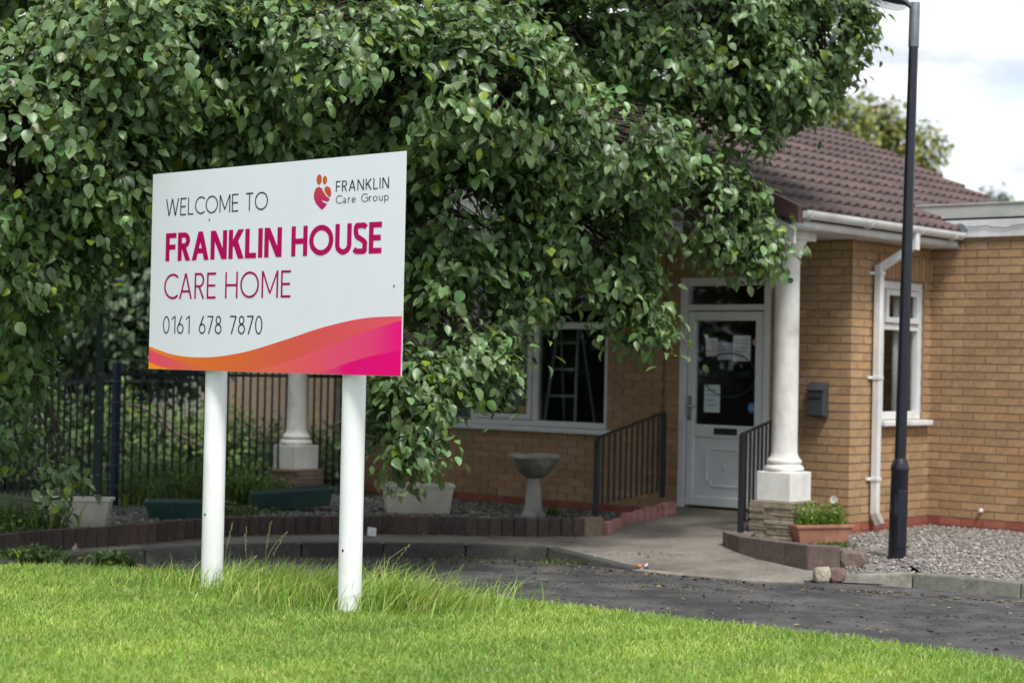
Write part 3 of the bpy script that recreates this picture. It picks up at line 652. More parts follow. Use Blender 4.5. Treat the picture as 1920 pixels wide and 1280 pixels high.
mb = MB(); prof = []
for j in range(11):
    t = math.pi + math.pi * j / 10; prof.append((XE + .040 + .055 * math.cos(t), 2.705 + .06 * math.sin(t)))
prof += [(XE + .097, 2.712), (XE + .090, 2.712)]
for j in range(11):
    t = 2 * math.pi - math.pi * j / 10; prof.append((XE + .040 + .050 * math.cos(t), 2.706 + .054 * math.sin(t)))
n = len(prof); vs = [(x, y, z) for y in (YF + .03, YI - .12) for x, z in prof]
mb.add(vs, [(i, i + n, (i + 1) % n + n, (i + 1) % n) for i in range(n)], smooth=False)
for y in (YF + .03, YI - .12): mb.add([(x, y, z) for x, z in prof[:11]], [tuple(range(11))])
mb.build('trough', M_upvc, g)
for y in (YF + .12, -.35, .55, 1.2):
    mb = MB(); mb.tube([(XE + .04 + .062 * math.cos(math.pi + math.pi * j / 10), y, 2.705 + .067 * math.sin(math.pi + math.pi * j / 10)) for j in range(11)], .008, 6); mb.build('bracket', M_upvc, g)
dp = bpy.data.objects.new('downpipe', None); COL.objects.link(dp); dp.parent = BLD
def sq(mb, pts, h):
    for p, q in zip(pts, pts[1:]):
        p, q = Vector(p), Vector(q); t = (q - p).normalized(); a = t.cross(Vector((0, 1, 0.001))).normalized(); b = t.cross(a)
        vs = [c + a * (sx * h) + b * (sy * h) for c in (p, q) for sx, sy in ((-1, -1), (1, -1), (1, 1), (-1, 1))]
        mb.add(vs, [(0, 1, 2, 3), (7, 6, 5, 4)] + [(i, i + 4, (i + 1) % 4 + 4, (i + 1) % 4) for i in range(4)])
PY = .375
mb = MB(); sq(mb, [(.055, PY, .15), (.055, PY, 2.37)], .0325); mb.build('pipe', M_upvc, dp, .006)
mb = MB(); sq(mb, [(.055, PY, 2.335), (.315, PY + .12, 2.53)], .0325); mb.build('offset', M_upvc, dp, .006)
mb = MB(); sq(mb, [(.335, PY + .12, 2.50), (.335, PY + .12, 2.66)], .034); mb.build('outlet', M_upvc, dp, .006)
for z in (.45, 1.35, 2.28):
    mb = MB(); mb.box(.004, .095, PY - .042, PY + .042, z, z + .03); mb.box(.0, .02, PY - .09, PY + .09, z + .004, z + .026); mb.build('clip', M_upvc, dp, .003)
mb = MB(); sq(mb, [(.055, PY, .16), (.11, PY - .0, .06)], .034); mb.build('shoe', M_castst, dp, .006)
# flat-roofed wing: fascia in two tiers with a dark strip between
mb = MB(); mb.box(.13, XW, YI - .035, YI + .0, 2.676, 2.835); mb.build('wing_fascia', M_upvc, BLD, .004)
mb = MB(); mb.box(.10, XW, YI - .03, YI + .1, 2.838, 2.858); mb.build('drip_strip', M_black, BLD)
mb = MB(); mb.box(-.35, XW, YI + .03, YI + .16, 2.86, 2.985); mb.box(-.35, XW + .02, YI + .02, 6.9, 2.985, 3.0); mb.build('roof_upstand', mat('grey_felt', (.50, .51, .48), .7, var=.12, scale=4, col2=(.33, .36, .28), c2pos=(.5, .75), c2scale=2.5), BLD)
mb = MB(); pts = [(.36 + i * .05, YI - .045, 2.775 - .006 * math.sin(i * .9) - (.02 if 4 < i < 9 else 0)) for i in range(24)]; mb.tube(pts, .004, 5); mb.build('cable', M_black, BLD)
mb = MB(); mb.tube([(1.0 + .0, -.012, 0)] * 0 + [(-1.99, -.012, .3), (-1.99, -.012, 1.4), (-1.985, -.012, 2.5)], .006, 5); mb.build('cable', M_black, BLD)
fl = thing('floodlight', 'small dark round floodlight on the white fascia of the wing', 'light', W(.30, YI - .05, 2.735), -A40 + rad(25))
M = Matrix.Rotation(rad(90), 4, 'X')
MB().lathe([(0, 0), (.045, 0), (.055, .03), (.062, .09), (.062, .10), (.0, .096)], 24, M=M).build('head', M_galv, fl)
MB().box(-.10, .0, -.012, .012, -.02, .0).build('bracket', M_galv, fl)
mb = MB(); mb.lathe([(0, 0), (.018, 0), (.022, .02), (.012, .04), (0, .04)], 14, M=M)
o = mb.build('wall_vent', M_upvc, label='small white pipe stub low on the wing wall', category='vent'); o.location = W(.54, YI, .165); o.rotation_euler = (0, 0, -A40)

# things fixed to the building
mbx = thing('mailbox', 'dark grey mailbox on the brick wall between column and downpipe', 'mailbox', W(-.295, -.006, 1.0), -A40)
mb = MB(); mb.prism([(0, 0), (-.10, 0.02), (-.10, .25), (-.02, .31), (0, .31)], -.085, .085, M=Matrix.Rotation(rad(90), 4, 'Z') @ Matrix.Scale(1, 4)); mb.build('box', M_char, mbx, .008)
mb = MB(); mb.prism([(-.012, .318), (-.112, .25), (-.108, .237), (-.012, .305)], -.092, .092, M=Matrix.Rotation(rad(90), 4, 'Z')); mb.build('lid', M_char, mbx, .003)
mb = MB(); mb.box(-.06, .06, -.105, -.098, .17, .185); mb.build('slot', M_black, mbx)
M_blu = mat('blue_plastic', (.02, .06, .14), .4)
o = MB().lathe([(0, 0), (.09, 0), (.09, .03), (.06, .05), (0, .055)], 28, M=Matrix.Rotation(rad(90), 4, 'X')).build('alarm_sounder', M_blu, label='round blue sounder half hidden behind the white column', category='alarm'); o.location = W(-.64, -.004, 1.50); o.rotation_euler = (0, 0, -A40)
o = MB().lathe([(0, 0), (.02, 0), (.022, .02), (.0, .03)], 16, M=Matrix.Rotation(rad(90), 4, 'X')).build('door_bell', M_wtrough, label='small cream bell push on the left door frame', category='bell'); o.location = W(-1.80, -.001, 1.52); o.rotation_euler = (0, 0, -A40)
def notice(label, x0, x1, z0, z1, col, lines, lc, tilt=0):
    mb = MB(); mb.box(x0, x1, .0455, .047, z0, z1, col)
    for i in range(lines):
        z = z1 - (z1 - z0) * (i + 1.2) / (lines + 1.6); b = x1 - (x1 - x0) * random.uniform(.12, .4)
        mb.box(x0 + .018, b, .0449, .0454, z, z + (z1 - z0) * .035, lc)
    o = mb.build('notice', M_paper, label=label, category='notice'); o.location = E0; o.rotation_euler = (0, 0, -A40)
notice('pale pink paper notice at the upper left of the door glass', -1.56, -1.435, 1.53, 1.70, (.85, .74, .76), 4, (.45, .25, .30))
notice('lilac grey paper notice between two others in the door glass', -1.432, -1.265, 1.50, 1.66, (.55, .56, .68), 3, (.22, .22, .34))
notice('largest white paper notice at the upper right of the door glass', -1.262, -1.07, 1.49, 1.725, (.88, .9, .87), 5, (.45, .48, .46))
notice('white paper notice at the lower left of the door glass', -1.57, -1.395, 1.01, 1.265, (.84, .88, .9), 4, (.35, .40, .46))
def sticker(label, x, z, r, col, col2):
    mb = MB(); M = Matrix.Translation((x, .035, z)) @ Matrix.Rotation(rad(90), 4, 'X'); mb.lathe([(r, 0), (r, .0006), (0, .0006)], 24, col, M, False); mb.lathe([(r * .5, .0008), (0, .0009)], 20, col2, M, False)
    o = mb.build('sticker', M_paper, label=label, category='sticker'); o.location = E0; o.rotation_euler = (0, 0, -A40)
sticker('round blue sticker at the lower right of the door glass', -1.035, 1.065, .048, (.05, .19, .42), (.16, .36, .60))
sticker('small round red sticker at the right of the door glass', -1.015, 1.665, .030, (.5, .42, .38), (.42, .04, .03))
# railings
def railing(label, p0, p1, zb0, zb1, h0, h1, n, knob):
    p0, p1 = Vector((*p0, 0)), Vector((*p1, 0)); t = (p1 - p0).normalized()
    r = thing('railing', label, 'railing', (p0.x, p0.y, 0), math.atan2(t.y, t.x)); Ln = (p1 - p0).length
    for x, zb, h in ((0, zb0, h0), (Ln, zb1, h1)):
        MB().box(x - .022, x + .022, -.022, .022, zb, h).build('post', M_black, r, .004)
    sl = (h1 - h0) / Ln
    mb = MB(); mb.add([(0, -.02, h0), (Ln, -.02, h1), (Ln, .02, h1), (0, .02, h0), (0, -.02, h0 + .014), (Ln, -.02, h1 + .014), (Ln, .02, h1 + .014), (0, .02, h0 + .014)], [(3, 2, 1, 0), (4, 5, 6, 7), (0, 1, 5, 4), (1, 2, 6, 5), (2, 3, 7, 6), (3, 0, 4, 7)]); mb.build('handrail', M_black, r, .003)
    b0, b1 = zb0 + .11, zb1 + .06
    mb = MB(); mb.add([(0, -.012, b0), (Ln, -.012, b1), (Ln, .012, b1), (0, .012, b0), (0, -.012, b0 + .012), (Ln, -.012, b1 + .012), (Ln, .012, b1 + .012), (0, .012, b0 + .012)], [(3, 2, 1, 0), (4, 5, 6, 7), (0, 1, 5, 4), (1, 2, 6, 5), (2, 3, 7, 6), (3, 0, 4, 7)])
    if not knob: mb.build('bottom_rail', M_black, r)
    for i in range(1, n):
        x = Ln * i / n; MB().box(x - .008, x + .008, -.008, .008, b0 + (b1 - b0) * x / Ln, h0 + sl * x + .002).build('bar', M_black, r)
    if knob:
        mb = MB(); mb.tube([(-.02 - .035 * math.sin(a * .5), 0, h0 - .03 + .035 * math.cos(a * .5)) for a in range(9)], .012, 6); mb.build('scroll', M_black, r)
        for z in (zb1 + .13, h1 - .14): MB().box(Ln, Ln + .07, -.012, .012, z, z + .02).build('wall_bracket', M_black, r)
a, b = W(-1.80, -1.42), W(-1.93, -.09)
railing('black metal railing left of the door, between bird bath and ramp', (.745, 15.92), (b.x, b.y), .12, .20, .80, .985, 12, True)
railing('short black metal railing right of the door, beside the white column', (1.94, 15.60), (2.36, 16.48), .03, .09, .870, .985, 9, False)

# ------------------------------------------------------------------ the sign
A0, B0 = Vector((-2.2785, 11.73, 0)), Vector((-.599, 10.12, 0)); BW = (B0 - A0).length; BH = 1.2215; ZB = 1.345
sg = thing('welcome_sign', 'white welcome board on two round white posts in the lawn', 'sign', A0, math.atan2((B0 - A0).y, (B0 - A0).x))
bd = MB().box(0, BW, 0, .006, ZB, ZB + BH).build('board', M_white, sg)
MB().box(.02, BW - .02, .0065, .03, ZB + .95, ZB + .99).build('rail', M_galv, sg); MB().box(.02, BW - .02, .0065, .03, ZB + .2, ZB + .24).build('rail', M_galv, sg)
for xp in (.565, 1.835):
    MB().lathe([(0, -.06), (.067, -.06), (.067, 2.48), (.060, 2.49), (0, 2.49)], 40, M=Matrix.Translation((xp, .10, 0))).build('post', M_post, sg)
mb = MB(); mb.box(-.0015, BW + .0015, .001, .005, ZB - .0015, ZB - .0002); mb.box(-.003, -.0002, .001, .005, ZB, ZB + BH); mb.box(BW + .0002, BW + .004, .001, .005, ZB, ZB + BH); mb.build('edge_trim', M_upvc, bd)
DK = lin(42, 30, 62); MAG = lin(180, 2, 92); MG2 = lin(163, 4, 88)
lettering('lettering', 'WELCOME TO', .146, 1.152, ZB + .952, .107, .075, .14, -.001, DK, bd, spaces=[(.872, .945)])
lettering('lettering', 'FRANKLIN HOUSE', .152, 2.150, ZB + .671, .174, .178, .075, -.001, MAG, bd, spaces=[(1.288, 1.376)])
lettering('lettering', 'CARE HOME', .146, 1.378, ZB + .435, .158, .085, .14, -.001, MG2, bd, spaces=[(.672, .763)])
lettering('lettering', '0161 678 7870', .143, 1.126, ZB + .221, .110, .075, .13, -.001, DK, bd, spaces=[(.418, .512), (.737, .817)])
lettering('lettering', 'FRANKLIN', 1.757, 2.200, ZB + 1.026, .061, .10, .19, -.001, DK, bd)
lettering('lettering', 'Care Group', 1.760, 2.200, ZB + .959, .047, .09, .22, -.001, lin(70, 62, 80), bd, spaces=[(1.928, 1.975)])
def fill(name, poly, y, colf):
    n = len(poly); cx = sum(p[0] for p in poly) / n; cz = sum(p[1] for p in poly) / n
    V = [(x, y, ZB + z) for x, z in poly]; me = bpy.data.meshes.new(name); me.from_pydata(V, [], [tuple(range(n))])
    a = me.attributes.new('Col', 'FLOAT_COLOR', 'POINT')
    for i, (x, z) in enumerate(poly): a.data[i].color = (*colf(x, z), 1)
    return link(name, me, M_print, bd)
def mixc(a, b, t): t = max(0, min(1, t)); return tuple(p + (q - p) * t for p, q in zip(a, b))
def ramp(stops):
    def f(x):
        for (x0, c0), (x1, c1) in zip(stops, stops[1:]):
            if x <= x1: return mixc(c0, c1, (x - x0) / (x1 - x0))
        return stops[-1][1]
    return f
def smooth_curve(pts, n=40):
    pts = sorted(pts); xs = np.array([p[0] for p in pts]); zs = np.array([p[1] for p in pts]); m = np.gradient(zs, xs)
    def f(x):
        i = int(np.clip(np.searchsorted(xs, x) - 1, 0, len(xs) - 2)); h = xs[i + 1] - xs[i]; t = (x - xs[i]) / h
        return (2*t**3-3*t**2+1)*zs[i] + (t**3-2*t**2+t)*h*m[i] + (-2*t**3+3*t**2)*zs[i+1] + (t**3-t**2)*h*m[i+1]
    return f
def band(name, up, lo, xa, xb, y, colf, n=64):
    V = []; C = []; T = []
    for i in range(n + 1):
        x = xa + (xb - xa) * i / n
        for z in (lo(x), up(x)): V.append((x, y, ZB + z)); C.append(tuple(q * 1.18 for q in colf(x)))
    for i in range(n): T += [(2 * i, 2 * i + 2, 2 * i + 3), (2 * i, 2 * i + 3, 2 * i + 1)]
    link(name, npmesh(name, np.array(V), np.array(T), np.array(C)), M_print, bd)
top = smooth_curve([(0, .141), (.24, .094), (.566, .079), (.931, .111), (1.317, .186), (1.685, .266), (2.036, .316), (2.3265, .326)])
zero = lambda x: .0005
band('swoosh', top, zero, 0, BW, -.0006, ramp([(0, lin(228, 128, 40)), (.3, lin(214, 112, 44)), (.9, lin(209, 100, 52)), (1.35, lin(205, 86, 70)), (1.8, lin(208, 80, 84)), (BW, lin(216, 82, 92))]))
Ac = smooth_curve([(1.0, .0006), (1.092, .015), (1.322, .056), (1.688, .151), (2.038, .243), (2.3265, .303)])
band('swoosh', lambda x: Ac(x), zero, 1.0, BW, -.0009, ramp([(1.0, lin(216, 100, 62)), (1.3, lin(216, 92, 82)), (1.75, lin(214, 76, 104)), (2.1, lin(216, 60, 114)), (2.25, lin(222, 30, 116)), (BW, lin(224, 8, 116))]))
Bc = smooth_curve([(1.64, .0006), (1.681, .010), (1.87, .060), (2.043, .098), (2.3265, .140)])
band('swoosh', lambda x: Bc(x), zero, 1.64, BW, -.0012, ramp([(1.64, lin(210, 74, 104)), (1.8, lin(208, 50, 108)), (1.86, lin(214, 6, 108)), (BW, lin(220, 0, 112))]))
pu = smooth_curve([(0, .123), (.168, .081), (.385, .045), (.72, .010)]); pl_ = smooth_curve([(0, .042), (.141, .015), (.272, .0008), (.72, .0008)])
band('swoosh', pu, lambda x: max(pl_(x), .0008), 0.001, .72, -.0009, ramp([(0, lin(222, 76, 104)), (.2, lin(214, 84, 92)), (.4, lin(212, 96, 70)), (.72, lin(211, 108, 48))]))
band('swoosh', lambda x: max(pl_(x), .0012), zero, 0.001, .272, -.0012, ramp([(0, lin(242, 142, 36)), (.272, lin(222, 116, 44))]))
OR, RD = lin(200, 92, 42), lin(192, 54, 84)
def ell(cx, cz, rx, rz, tilt=0, n=28): return [(cx + rx * math.cos(t) * math.cos(tilt) - rz * math.sin(t) * math.sin(tilt), cz + rx * math.cos(t) * math.sin(tilt) + rz * math.sin(t) * math.cos(tilt)) for t in [2 * math.pi * i / n for i in range(n)]]
fill('logo_head', ell(1.6105, 1.104, .0225, .030), -.001, lambda x, z: OR)
fill('logo_head', ell(1.660, 1.098, .019, .0245), -.001, lambda x, z: lin(204, 100, 38))
gz = ramp([(.93, lin(190, 0, 104)), (.97, lin(196, 36, 96)), (1.02, lin(188, 62, 78)), (1.065, lin(190, 74, 62))])
def spl(pts, n=4):
    P = [Vector((x, z)) for x, z in pts]; o = []; m = len(P)
    for i in range(m):
        a, b, c, e = P[i - 1], P[i], P[(i + 1) % m], P[(i + 2) % m]
        for k in range(n):
            t = k / n; o.append(tuple(.5 * ((2 * b) + (c - a) * t + (2 * a - 5 * b + 4 * c - e) * t * t + (3 * b - a - 3 * c + e) * t ** 3)))
    return o
heart = [(1.609, 1.064), (1.582, 1.055), (1.566, 1.025), (1.567, 1.001), (1.585, .97), (1.616, .945), (1.641, .930), (1.666, .945), (1.684, .963), (1.656, .970), (1.633, .987), (1.664, .979), (1.688, .974), (1.704, .983), (1.701, .993), (1.673, 1.008), (1.65, 1.033), (1.633, 1.054)]
fill('logo_heart', heart, -.001, lambda x, z: gz(z))
fill('logo_petal', spl([(1.678, 1.063), (1.66, 1.054), (1.658, 1.042), (1.673, 1.02), (1.692, 1.006), (1.708, .999), (1.716, 1.015), (1.715, 1.033), (1.704, 1.053)]), -.001, lambda x, z: mixc(lin(186, 66, 66), OR, (z - 1.0) / .06))
for x, z in ((.593, .914), (2.258, .49)):
    MB().lathe([(.006, 0), (.005, .003), (0, .004)], 8, (.03, .03, .04), Matrix.Translation((x, -.0002, ZB + z)) @ Matrix.Rotation(rad(90), 4, 'X')).build('screw', M_print, sg)
for xp, z in ((.57, .47), (1.845, .36)):
    MB().lathe([(.008, 0), (.006, .003), (0, .004)], 8, (.03, .03, .04), Matrix.Translation((xp, .10 - .0665, z)) @ Matrix.Rotation(rad(90), 4, 'X')).build('screw', M_print, sg)

# ------------------------------------------------------------------ lamp post
lp = thing('lamp_post', 'slim black lamp post standing in the gravel before the small window', 'lamp post', (2.986, 14.33, 0)); lp.rotation_euler = (rad(.2), rad(.75), rad(10))
MB().lathe([(0, -.1), (.070, -.1), (.068, .30), (.070, .31), (.070, .36), (.068, .37), (.067, .66), (.070, .665), (.070, .69), (.062, .72), (.045, .76), (0, .76)], 28).build('base_section', M_blackp, lp)
MB().box(-.035, .035, -.074, -.066, .08, .52).build('access_door', M_blackp, lp, .004)
MB().lathe([(.0, .75), (.044, .75), (.041, 2.4), (.036, 3.95), (0, 3.95)], 24).build('shaft', M_blackp, lp)
MB().lathe([(0, 3.92), (.041, 3.92), (.041, 4.255), (.038, 4.262), (0, 4.262)], 24).build('top_sleeve', M_galv, lp)
lan = MB(); 
def head(mb, z0, z1, sx, wy, n=18, up=True):
    prof = []
    for k in range(6):
        f = k / 5; sc = math.cos(f * 1.2) ** .6; zz = z0 + (z1 - z0) * math.sin(f * 1.35)
        prof.append([(-.06 - sx * .5 + sx * .5 * sc * math.cos(2 * math.pi * j / n), wy * sc * math.sin(2 * math.pi * j / n), zz) for j in range(n)])
    vs = [p for r in prof for p in r]
    mb.add(vs, [(i * n + j, i * n + (j + 1) % n, (i + 1) * n + (j + 1) % n, (i + 1) * n + j) for i in range(5) for j in range(n)] + [tuple(range(5 * n, 6 * n))], smooth=True)
lt_ = bpy.data.objects.new('lantern', None); COL.objects.link(lt_); lt_.parent = lp; lt_.location = (0, 0, 4.225); lt_.rotation_euler = (0, rad(14), rad(0))
mb = MB(); head(mb, .0, .09, .46, .11); mb.build('housing', M_galv, lt_)
mb = MB(); head(mb, -.002, -.075, .40, .095); mb.build('lens', M_lens, lt_)
mb = MB(); mb.tube([(-.08, 0, .015), (.0, 0, -.01)], .022, 10); mb.build('spigot', M_galv, lt_)

# ------------------------------------------------------------------ bird bath, troughs
bb = thing('bird_bath', 'grey stone bird bath on an octagonal pedestal in front of the brick wall', 'bird bath', (.232, 17.35, 0))
MB().lathe([(0, 0), (.118, 0), (.118, .025), (.095, .05), (.088, .065), (.062, .36), (.066, .375), (0, .375)], 8, smooth=False, M=Matrix.Rotation(rad(10), 4, 'Z')).build('pedestal', M_castst, bb, .004)
MB().lathe([(0, .37), (.075, .37), (.12, .40), (.175, .46), (.215, .525), (.222, .55), (.228, .555)], 40).build('bowl', M_moss, bb)
MB().lathe([(.222, .552), (.236, .553), (.240, .568), (.236, .582), (.222, .588), (.205, .580), (.19, .55), (.10, .50), (0, .49)], 40).build('rim', M_castst, bb)
def trough(label, loc, rz, Ln, Wd, Hh, m, ribs=0, tilt=0, soil=True, flare=.05):
    t = thing('planter_trough', label, 'planter', loc, rz); t.rotation_euler = (0, tilt, rz)
    mb = MB(); a, b = Ln / 2, Wd / 2
    mb.frustum((-a + flare, a - flare, -b + flare * .7, b - flare * .7), (-a + .012, a - .012, -b + .012, b - .012), 0, Hh - .02); mb.f.pop(1); mb.c.pop(); mb.sm.pop(); mb.build('body', m, t, .006)
    mb = MB()
    for x0, x1, y0, y1 in ((-a, a, -b, -b + .03), (-a, a, b - .03, b), (-a, -a + .03, -b + .0301, b - .0301), (a - .03, a, -b + .0301, b - .0301)): mb.box(x0, x1, y0, y1, Hh - .028, Hh)
    mb.build('rim', m, t, .006)
    if soil: MB().box(-a + .03, a - .03, -b + .03, b - .03, Hh - .07, Hh - .045).build('soil', M_soil, t)
    for i in range(ribs):
        x = -a + .09 + (Ln - .18) * i / (ribs - 1)
        mb = MB(); mb.add([(x - .007, -b + flare * .7 - .006, .01), (x + .007, -b + flare * .7 - .006, .01), (x + .007, -b + .008, Hh - .05), (x - .007, -b + .008, Hh - .05), (x - .007, -b + flare * .7 + .01, .01), (x + .007, -b + flare * .7 + .01, .01), (x + .007, -b + .02, Hh - .05), (x - .007, -b + .02, Hh - .05)], [(0, 1, 2, 3), (0, 3, 7, 4), (1, 5, 6, 2), (3, 2, 6, 7), (0, 4, 5, 1)]); mb.build('rib', m, t)
    return t
trough('cream trough against the brick wall below the main window', (-.86, 17.62, 0), rad(8), .68, .36, .275, M_wtrough)
trough('cream trough at the left in front of the green fence', (-3.5, 15.1, 0), rad(4), .60, .26, .27, M_wtrough, flare=.06)
trough('dark green ribbed trough standing level behind the left sign post', (-2.82, 16.35, 0), rad(6), .72, .24, .17, M_gplast, 16)
trough('dark green ribbed trough tilted against the grey column foot', (-2.03, 17.55, .03), rad(12), .78, .26, .17, M_gplast, 18, tilt=rad(-4))
tt = trough('terracotta trough of green plants beside the white column', (2.575, 15.43, .0), rad(20), .54, .21, .155, M_terra, flare=.055)

# ------------------------------------------------------------------ foliage tools
LV = np.array([(0, 0, 0), (-.30, .16, .05), (.30, .16, .05), (-.40, .42, .085), (.40, .42, .085), (-.25, .76, .04), (.25, .76, .04), (0, 1.0, -.07), (0, .30, .0), (0, .70, -.005)], float)
LT = np.array([(0, 8, 1), (1, 8, 3), (8, 9, 3), (3, 9, 5), (9, 7, 5), (0, 2, 8), (2, 4, 8), (8, 4, 9), (4, 6, 9), (9, 6, 7)], int)
LV2 = LV.copy(); LV2[:, 2] = LV[:, 2] * 2.1 - .30 * np.maximum(LV[:, 1] - .3, 0) ** 1.5; LV2[:, 0] *= .86
ST = np.array([(0, 0, 0), (-.10, .5, .0), (.10, .5, .0), (0, 1, 0)], float); STT = np.array([(0, 2, 1), (1, 2, 3)], int)
def unit(a): return a / np.maximum(np.linalg.norm(a, axis=-1, keepdims=True), 1e-9)
def leaf_frames(P, nrm, tip):
    z = unit(nrm); y = unit(tip - z * (tip * z).sum(1, keepdims=True)); x = np.cross(y, z); return x, y, z
def leaf_arrays(P, nrm, tip, size, wid, col, tv=LV, tt_=LT):
    x, y, z = leaf_frames(P, nrm, tip); n = len(P); k = len(tv)
    V = P[:, None] + (tv[None, :, 0, None] * x[:, None] * wid[:, None, None] + tv[None, :, 1, None] * y[:, None] * size[:, None, None] + tv[None, :, 2, None] * z[:, None] * size[:, None, None])
    T = (tt_[None] + (np.arange(n) * k)[:, None, None]).reshape(-1, 3)
    return V.reshape(-1, 3), T, np.repeat(col, k, 0)
def merge(parts):
    V, T, C = [], [], []; o = 0
    for v, t, c in parts: V.append(v); T.append(t + o); C.append(c); o += len(v)
    return np.concatenate(V), np.concatenate(T), np.concatenate(C)
def clump(S): return np.sin(S[:, 0] * 7.1 + 1.3 * np.sin(S[:, 2] * 5)) + np.sin(S[:, 2] * 8.3 + 2 + 1.2 * np.sin(S[:, 0] * 4.1)) + np.sin(S[:, 1] * 6.7 + S[:, 0] * 3)
def sprays(lobe, n_spray, per, rng, size=.085, shell=.4, spread=.17, gaps=None):
    """lobe = centre, radii; gives leaf positions, outward normals, tips and the twig ends"""
    c, r = np.array(lobe[0], float), np.array(lobe[1], float)
    dr = unit(rng.normal(size=(n_spray, 3))); f = 1 - shell * rng.random(n_spray) ** 1.3
    S = c + dr * r * f[:, None]; on = unit(dr / r)
    if gaps is not None:
        kk = clump(S) > gaps; S, on, dr = S[kk], on[kk], dr[kk]; n_spray = len(S)
    hang = unit(np.stack([on[:, 0] * .5, on[:, 1] * .5, -np.ones(n_spray) * 1.0], 1) + rng.normal(size=(n_spray, 3)) * .28)
    ln = rng.uniform(.5, 1.4, n_spray) * spread * 1.5
    t = rng.random((n_spray, per)); q = S[:, None] + hang[:, None] * (t * ln[:, None])[..., None] + rng.normal(size=(n_spray, per, 3)) * spread * .36
    P = q.reshape(-1, 3); O = np.repeat(on, per, 0)
    nrm = unit(O * .75 + np.array([0, -.2, .6]) + rng.normal(size=P.shape) * .48)
    tip = unit(O * .35 + np.array([0, 0, -.95]) + rng.normal(size=P.shape) * .55)
    sid_ = np.repeat(np.arange(n_spray), per)
    return P, nrm, tip, S, S + hang * ln[:, None], sid_
def greens(n, rng, base, yel=.05, amp=.28, sid_=None, yc=(.20, .27, .035)):
    c = np.array(base) * (1 + rng.normal(size=(n, 1)) * amp * .6) * (1 + rng.normal(size=(n, 3)) * .06)
    if sid_ is not None:
        g = 1 + rng.normal(size=sid_.max() + 1) * amp * .55; c = c * g[sid_][:, None]
    m = rng.random(n) < yel; c[m] = np.array(yc) * (1 + rng.normal(size=(m.sum(), 1)) * .2)
    return np.clip(c, .008, .5)

# ------------------------------------------------------------------ the big overhanging tree
rng = np.random.default_rng(5)
TREE = thing('overhanging_tree', 'large leafy tree whose drooping branches hang behind the sign and over the entrance', 'tree', (0, 0, 0))
TB = Vector((-4.75, 14.8, 0))
def px_lobe(u, v, y, ru, rv, ry): p = at(u, v, y); return ((p.x, p.y, p.z), (ru / FPX * y, ry, rv / FPX * y))
lobes = [px_lobe(*a) for a in [
    (50, 230, 12.2, 230, 200, .8), (45, 450, 12.5, 115, 140, .6), (0, 590, 13.0, 75, 80, .5), (210, 345, 12.3, 70, 62, .45),
    (300, 70, 12.4, 250, 150, .9), (330, 220, 12.9, 200, 110, .6), (590, 100, 12.7, 240, 150, .9), (600, 290, 13.6, 260, 100, .7),
    (850, 140, 13.0, 230, 160, .9), (880, 350, 13.4, 160, 130, .7), (850, 520, 13.3, 110, 100, .5), (775, 700, 12.9, 66, 75, .32),
    (772, 815, 12.7, 22, 50, .12), (895, 655, 13.2, 66, 66, .32), (1080, 260, 13.8, 210, 120, .8), (1070, 395, 13.9, 145, 80, .6),
    (1150, 478, 14.0, 75, 50, .4), (1175, 545, 14.0, 34, 38, .2), (1285, 345, 14.4, 130, 70, .5), (1415, 432, 14.5, 36, 62, .22),
    (1290, 110, 14.7, 230, 110, .9), (1310, 230, 14.6, 120, 75, .5), (1480, 100, 14.9, 100, 95, .6), (1555, 50, 15.0, 66, 85, .45), (1430, 0, 14.8, 160, 90, .7), (1000, 30, 14.2, 190, 100, .8),
    (110, 870, 13.2, 34, 26, .14), (5, 650, 13.0, 65, 55, .35), (20, 800, 13.2, 40, 30, .2), (715, 748, 12.9, 28, 30, .14), (1222, 590, 14.0, 22, 28, .15), (985, 520, 13.7, 50, 40, .3), (1345, 420, 14.3, 36, 34, .2), (1340, 20, 14.2, 120, 60, .4)]]
dens = [1.25, 1.2, .8, 1.2, 1.25, 1.1, 1.3, .9, 1.3, 1.2, 1.2, 1.2, 1.3, 1.2, 1.3, 1.2, 1.1, 1.2, 1.3, 1.3, 1, 1.2, 1.3, 1.3, 1.1, .9, .3, .6, .4, 1, 1, 1, 1.1, 1]
parts = []; allP = []; twigs = []
def area(r): return 4 * math.pi * ((r[0] * r[1]) ** 1.6 / 3 + (r[0] * r[2]) ** 1.6 / 3 + (r[1] * r[2]) ** 1.6 / 3) ** (1 / 1.6)
keepP, keepN, keepT, keepS, keepW, keepC = [], [], [], [], [], []
for lb, dn in zip(lobes, dens):
    ns = int(area(lb[1]) * 45 * dn) + 6; P, nr_, tp, S, Se, sd_ = sprays(lb, ns, 17, rng, gaps=(-.62 if lb[1][0] > .25 else None)); ns = len(S)
    n = len(P); sz = .046 + .058 * rng.random(n) ** .75; wd_ = sz * rng.uniform(.62, 1.05, n)
    keepP.append(P); keepN.append(nr_); keepT.append(tp); keepS.append(sz); keepW.append(wd_); keepC.append(greens(n, rng, (.128, .210, .082), .05, .38, sd_))
    k = int(ns * 1.3)       # yellow-green young shoots and flower stalks
    q = rng.integers(0, ns, k * 5); Pq = Se[q] + rng.normal(size=(k * 5, 3)) * .03; O = unit(S[q] - np.array(lb[0]))
    parts.append(leaf_arrays(Pq, O + rng.normal(size=(k * 5, 3)) * .6, O * .5 + np.array([0, 0, .5]) + rng.normal(size=(k * 5, 3)) * .7, rng.uniform(.02, .055, k * 5), rng.uniform(.02, .05, k * 5), greens(k * 5, rng, (.14, .17, .04), .1, .2), ST, STT))
    twigs.append((lb, S, Se))
P, Nn, Tt, Sz, Wd_, Cc = map(np.concatenate, (keepP, keepN, keepT, keepS, keepW, keepC))
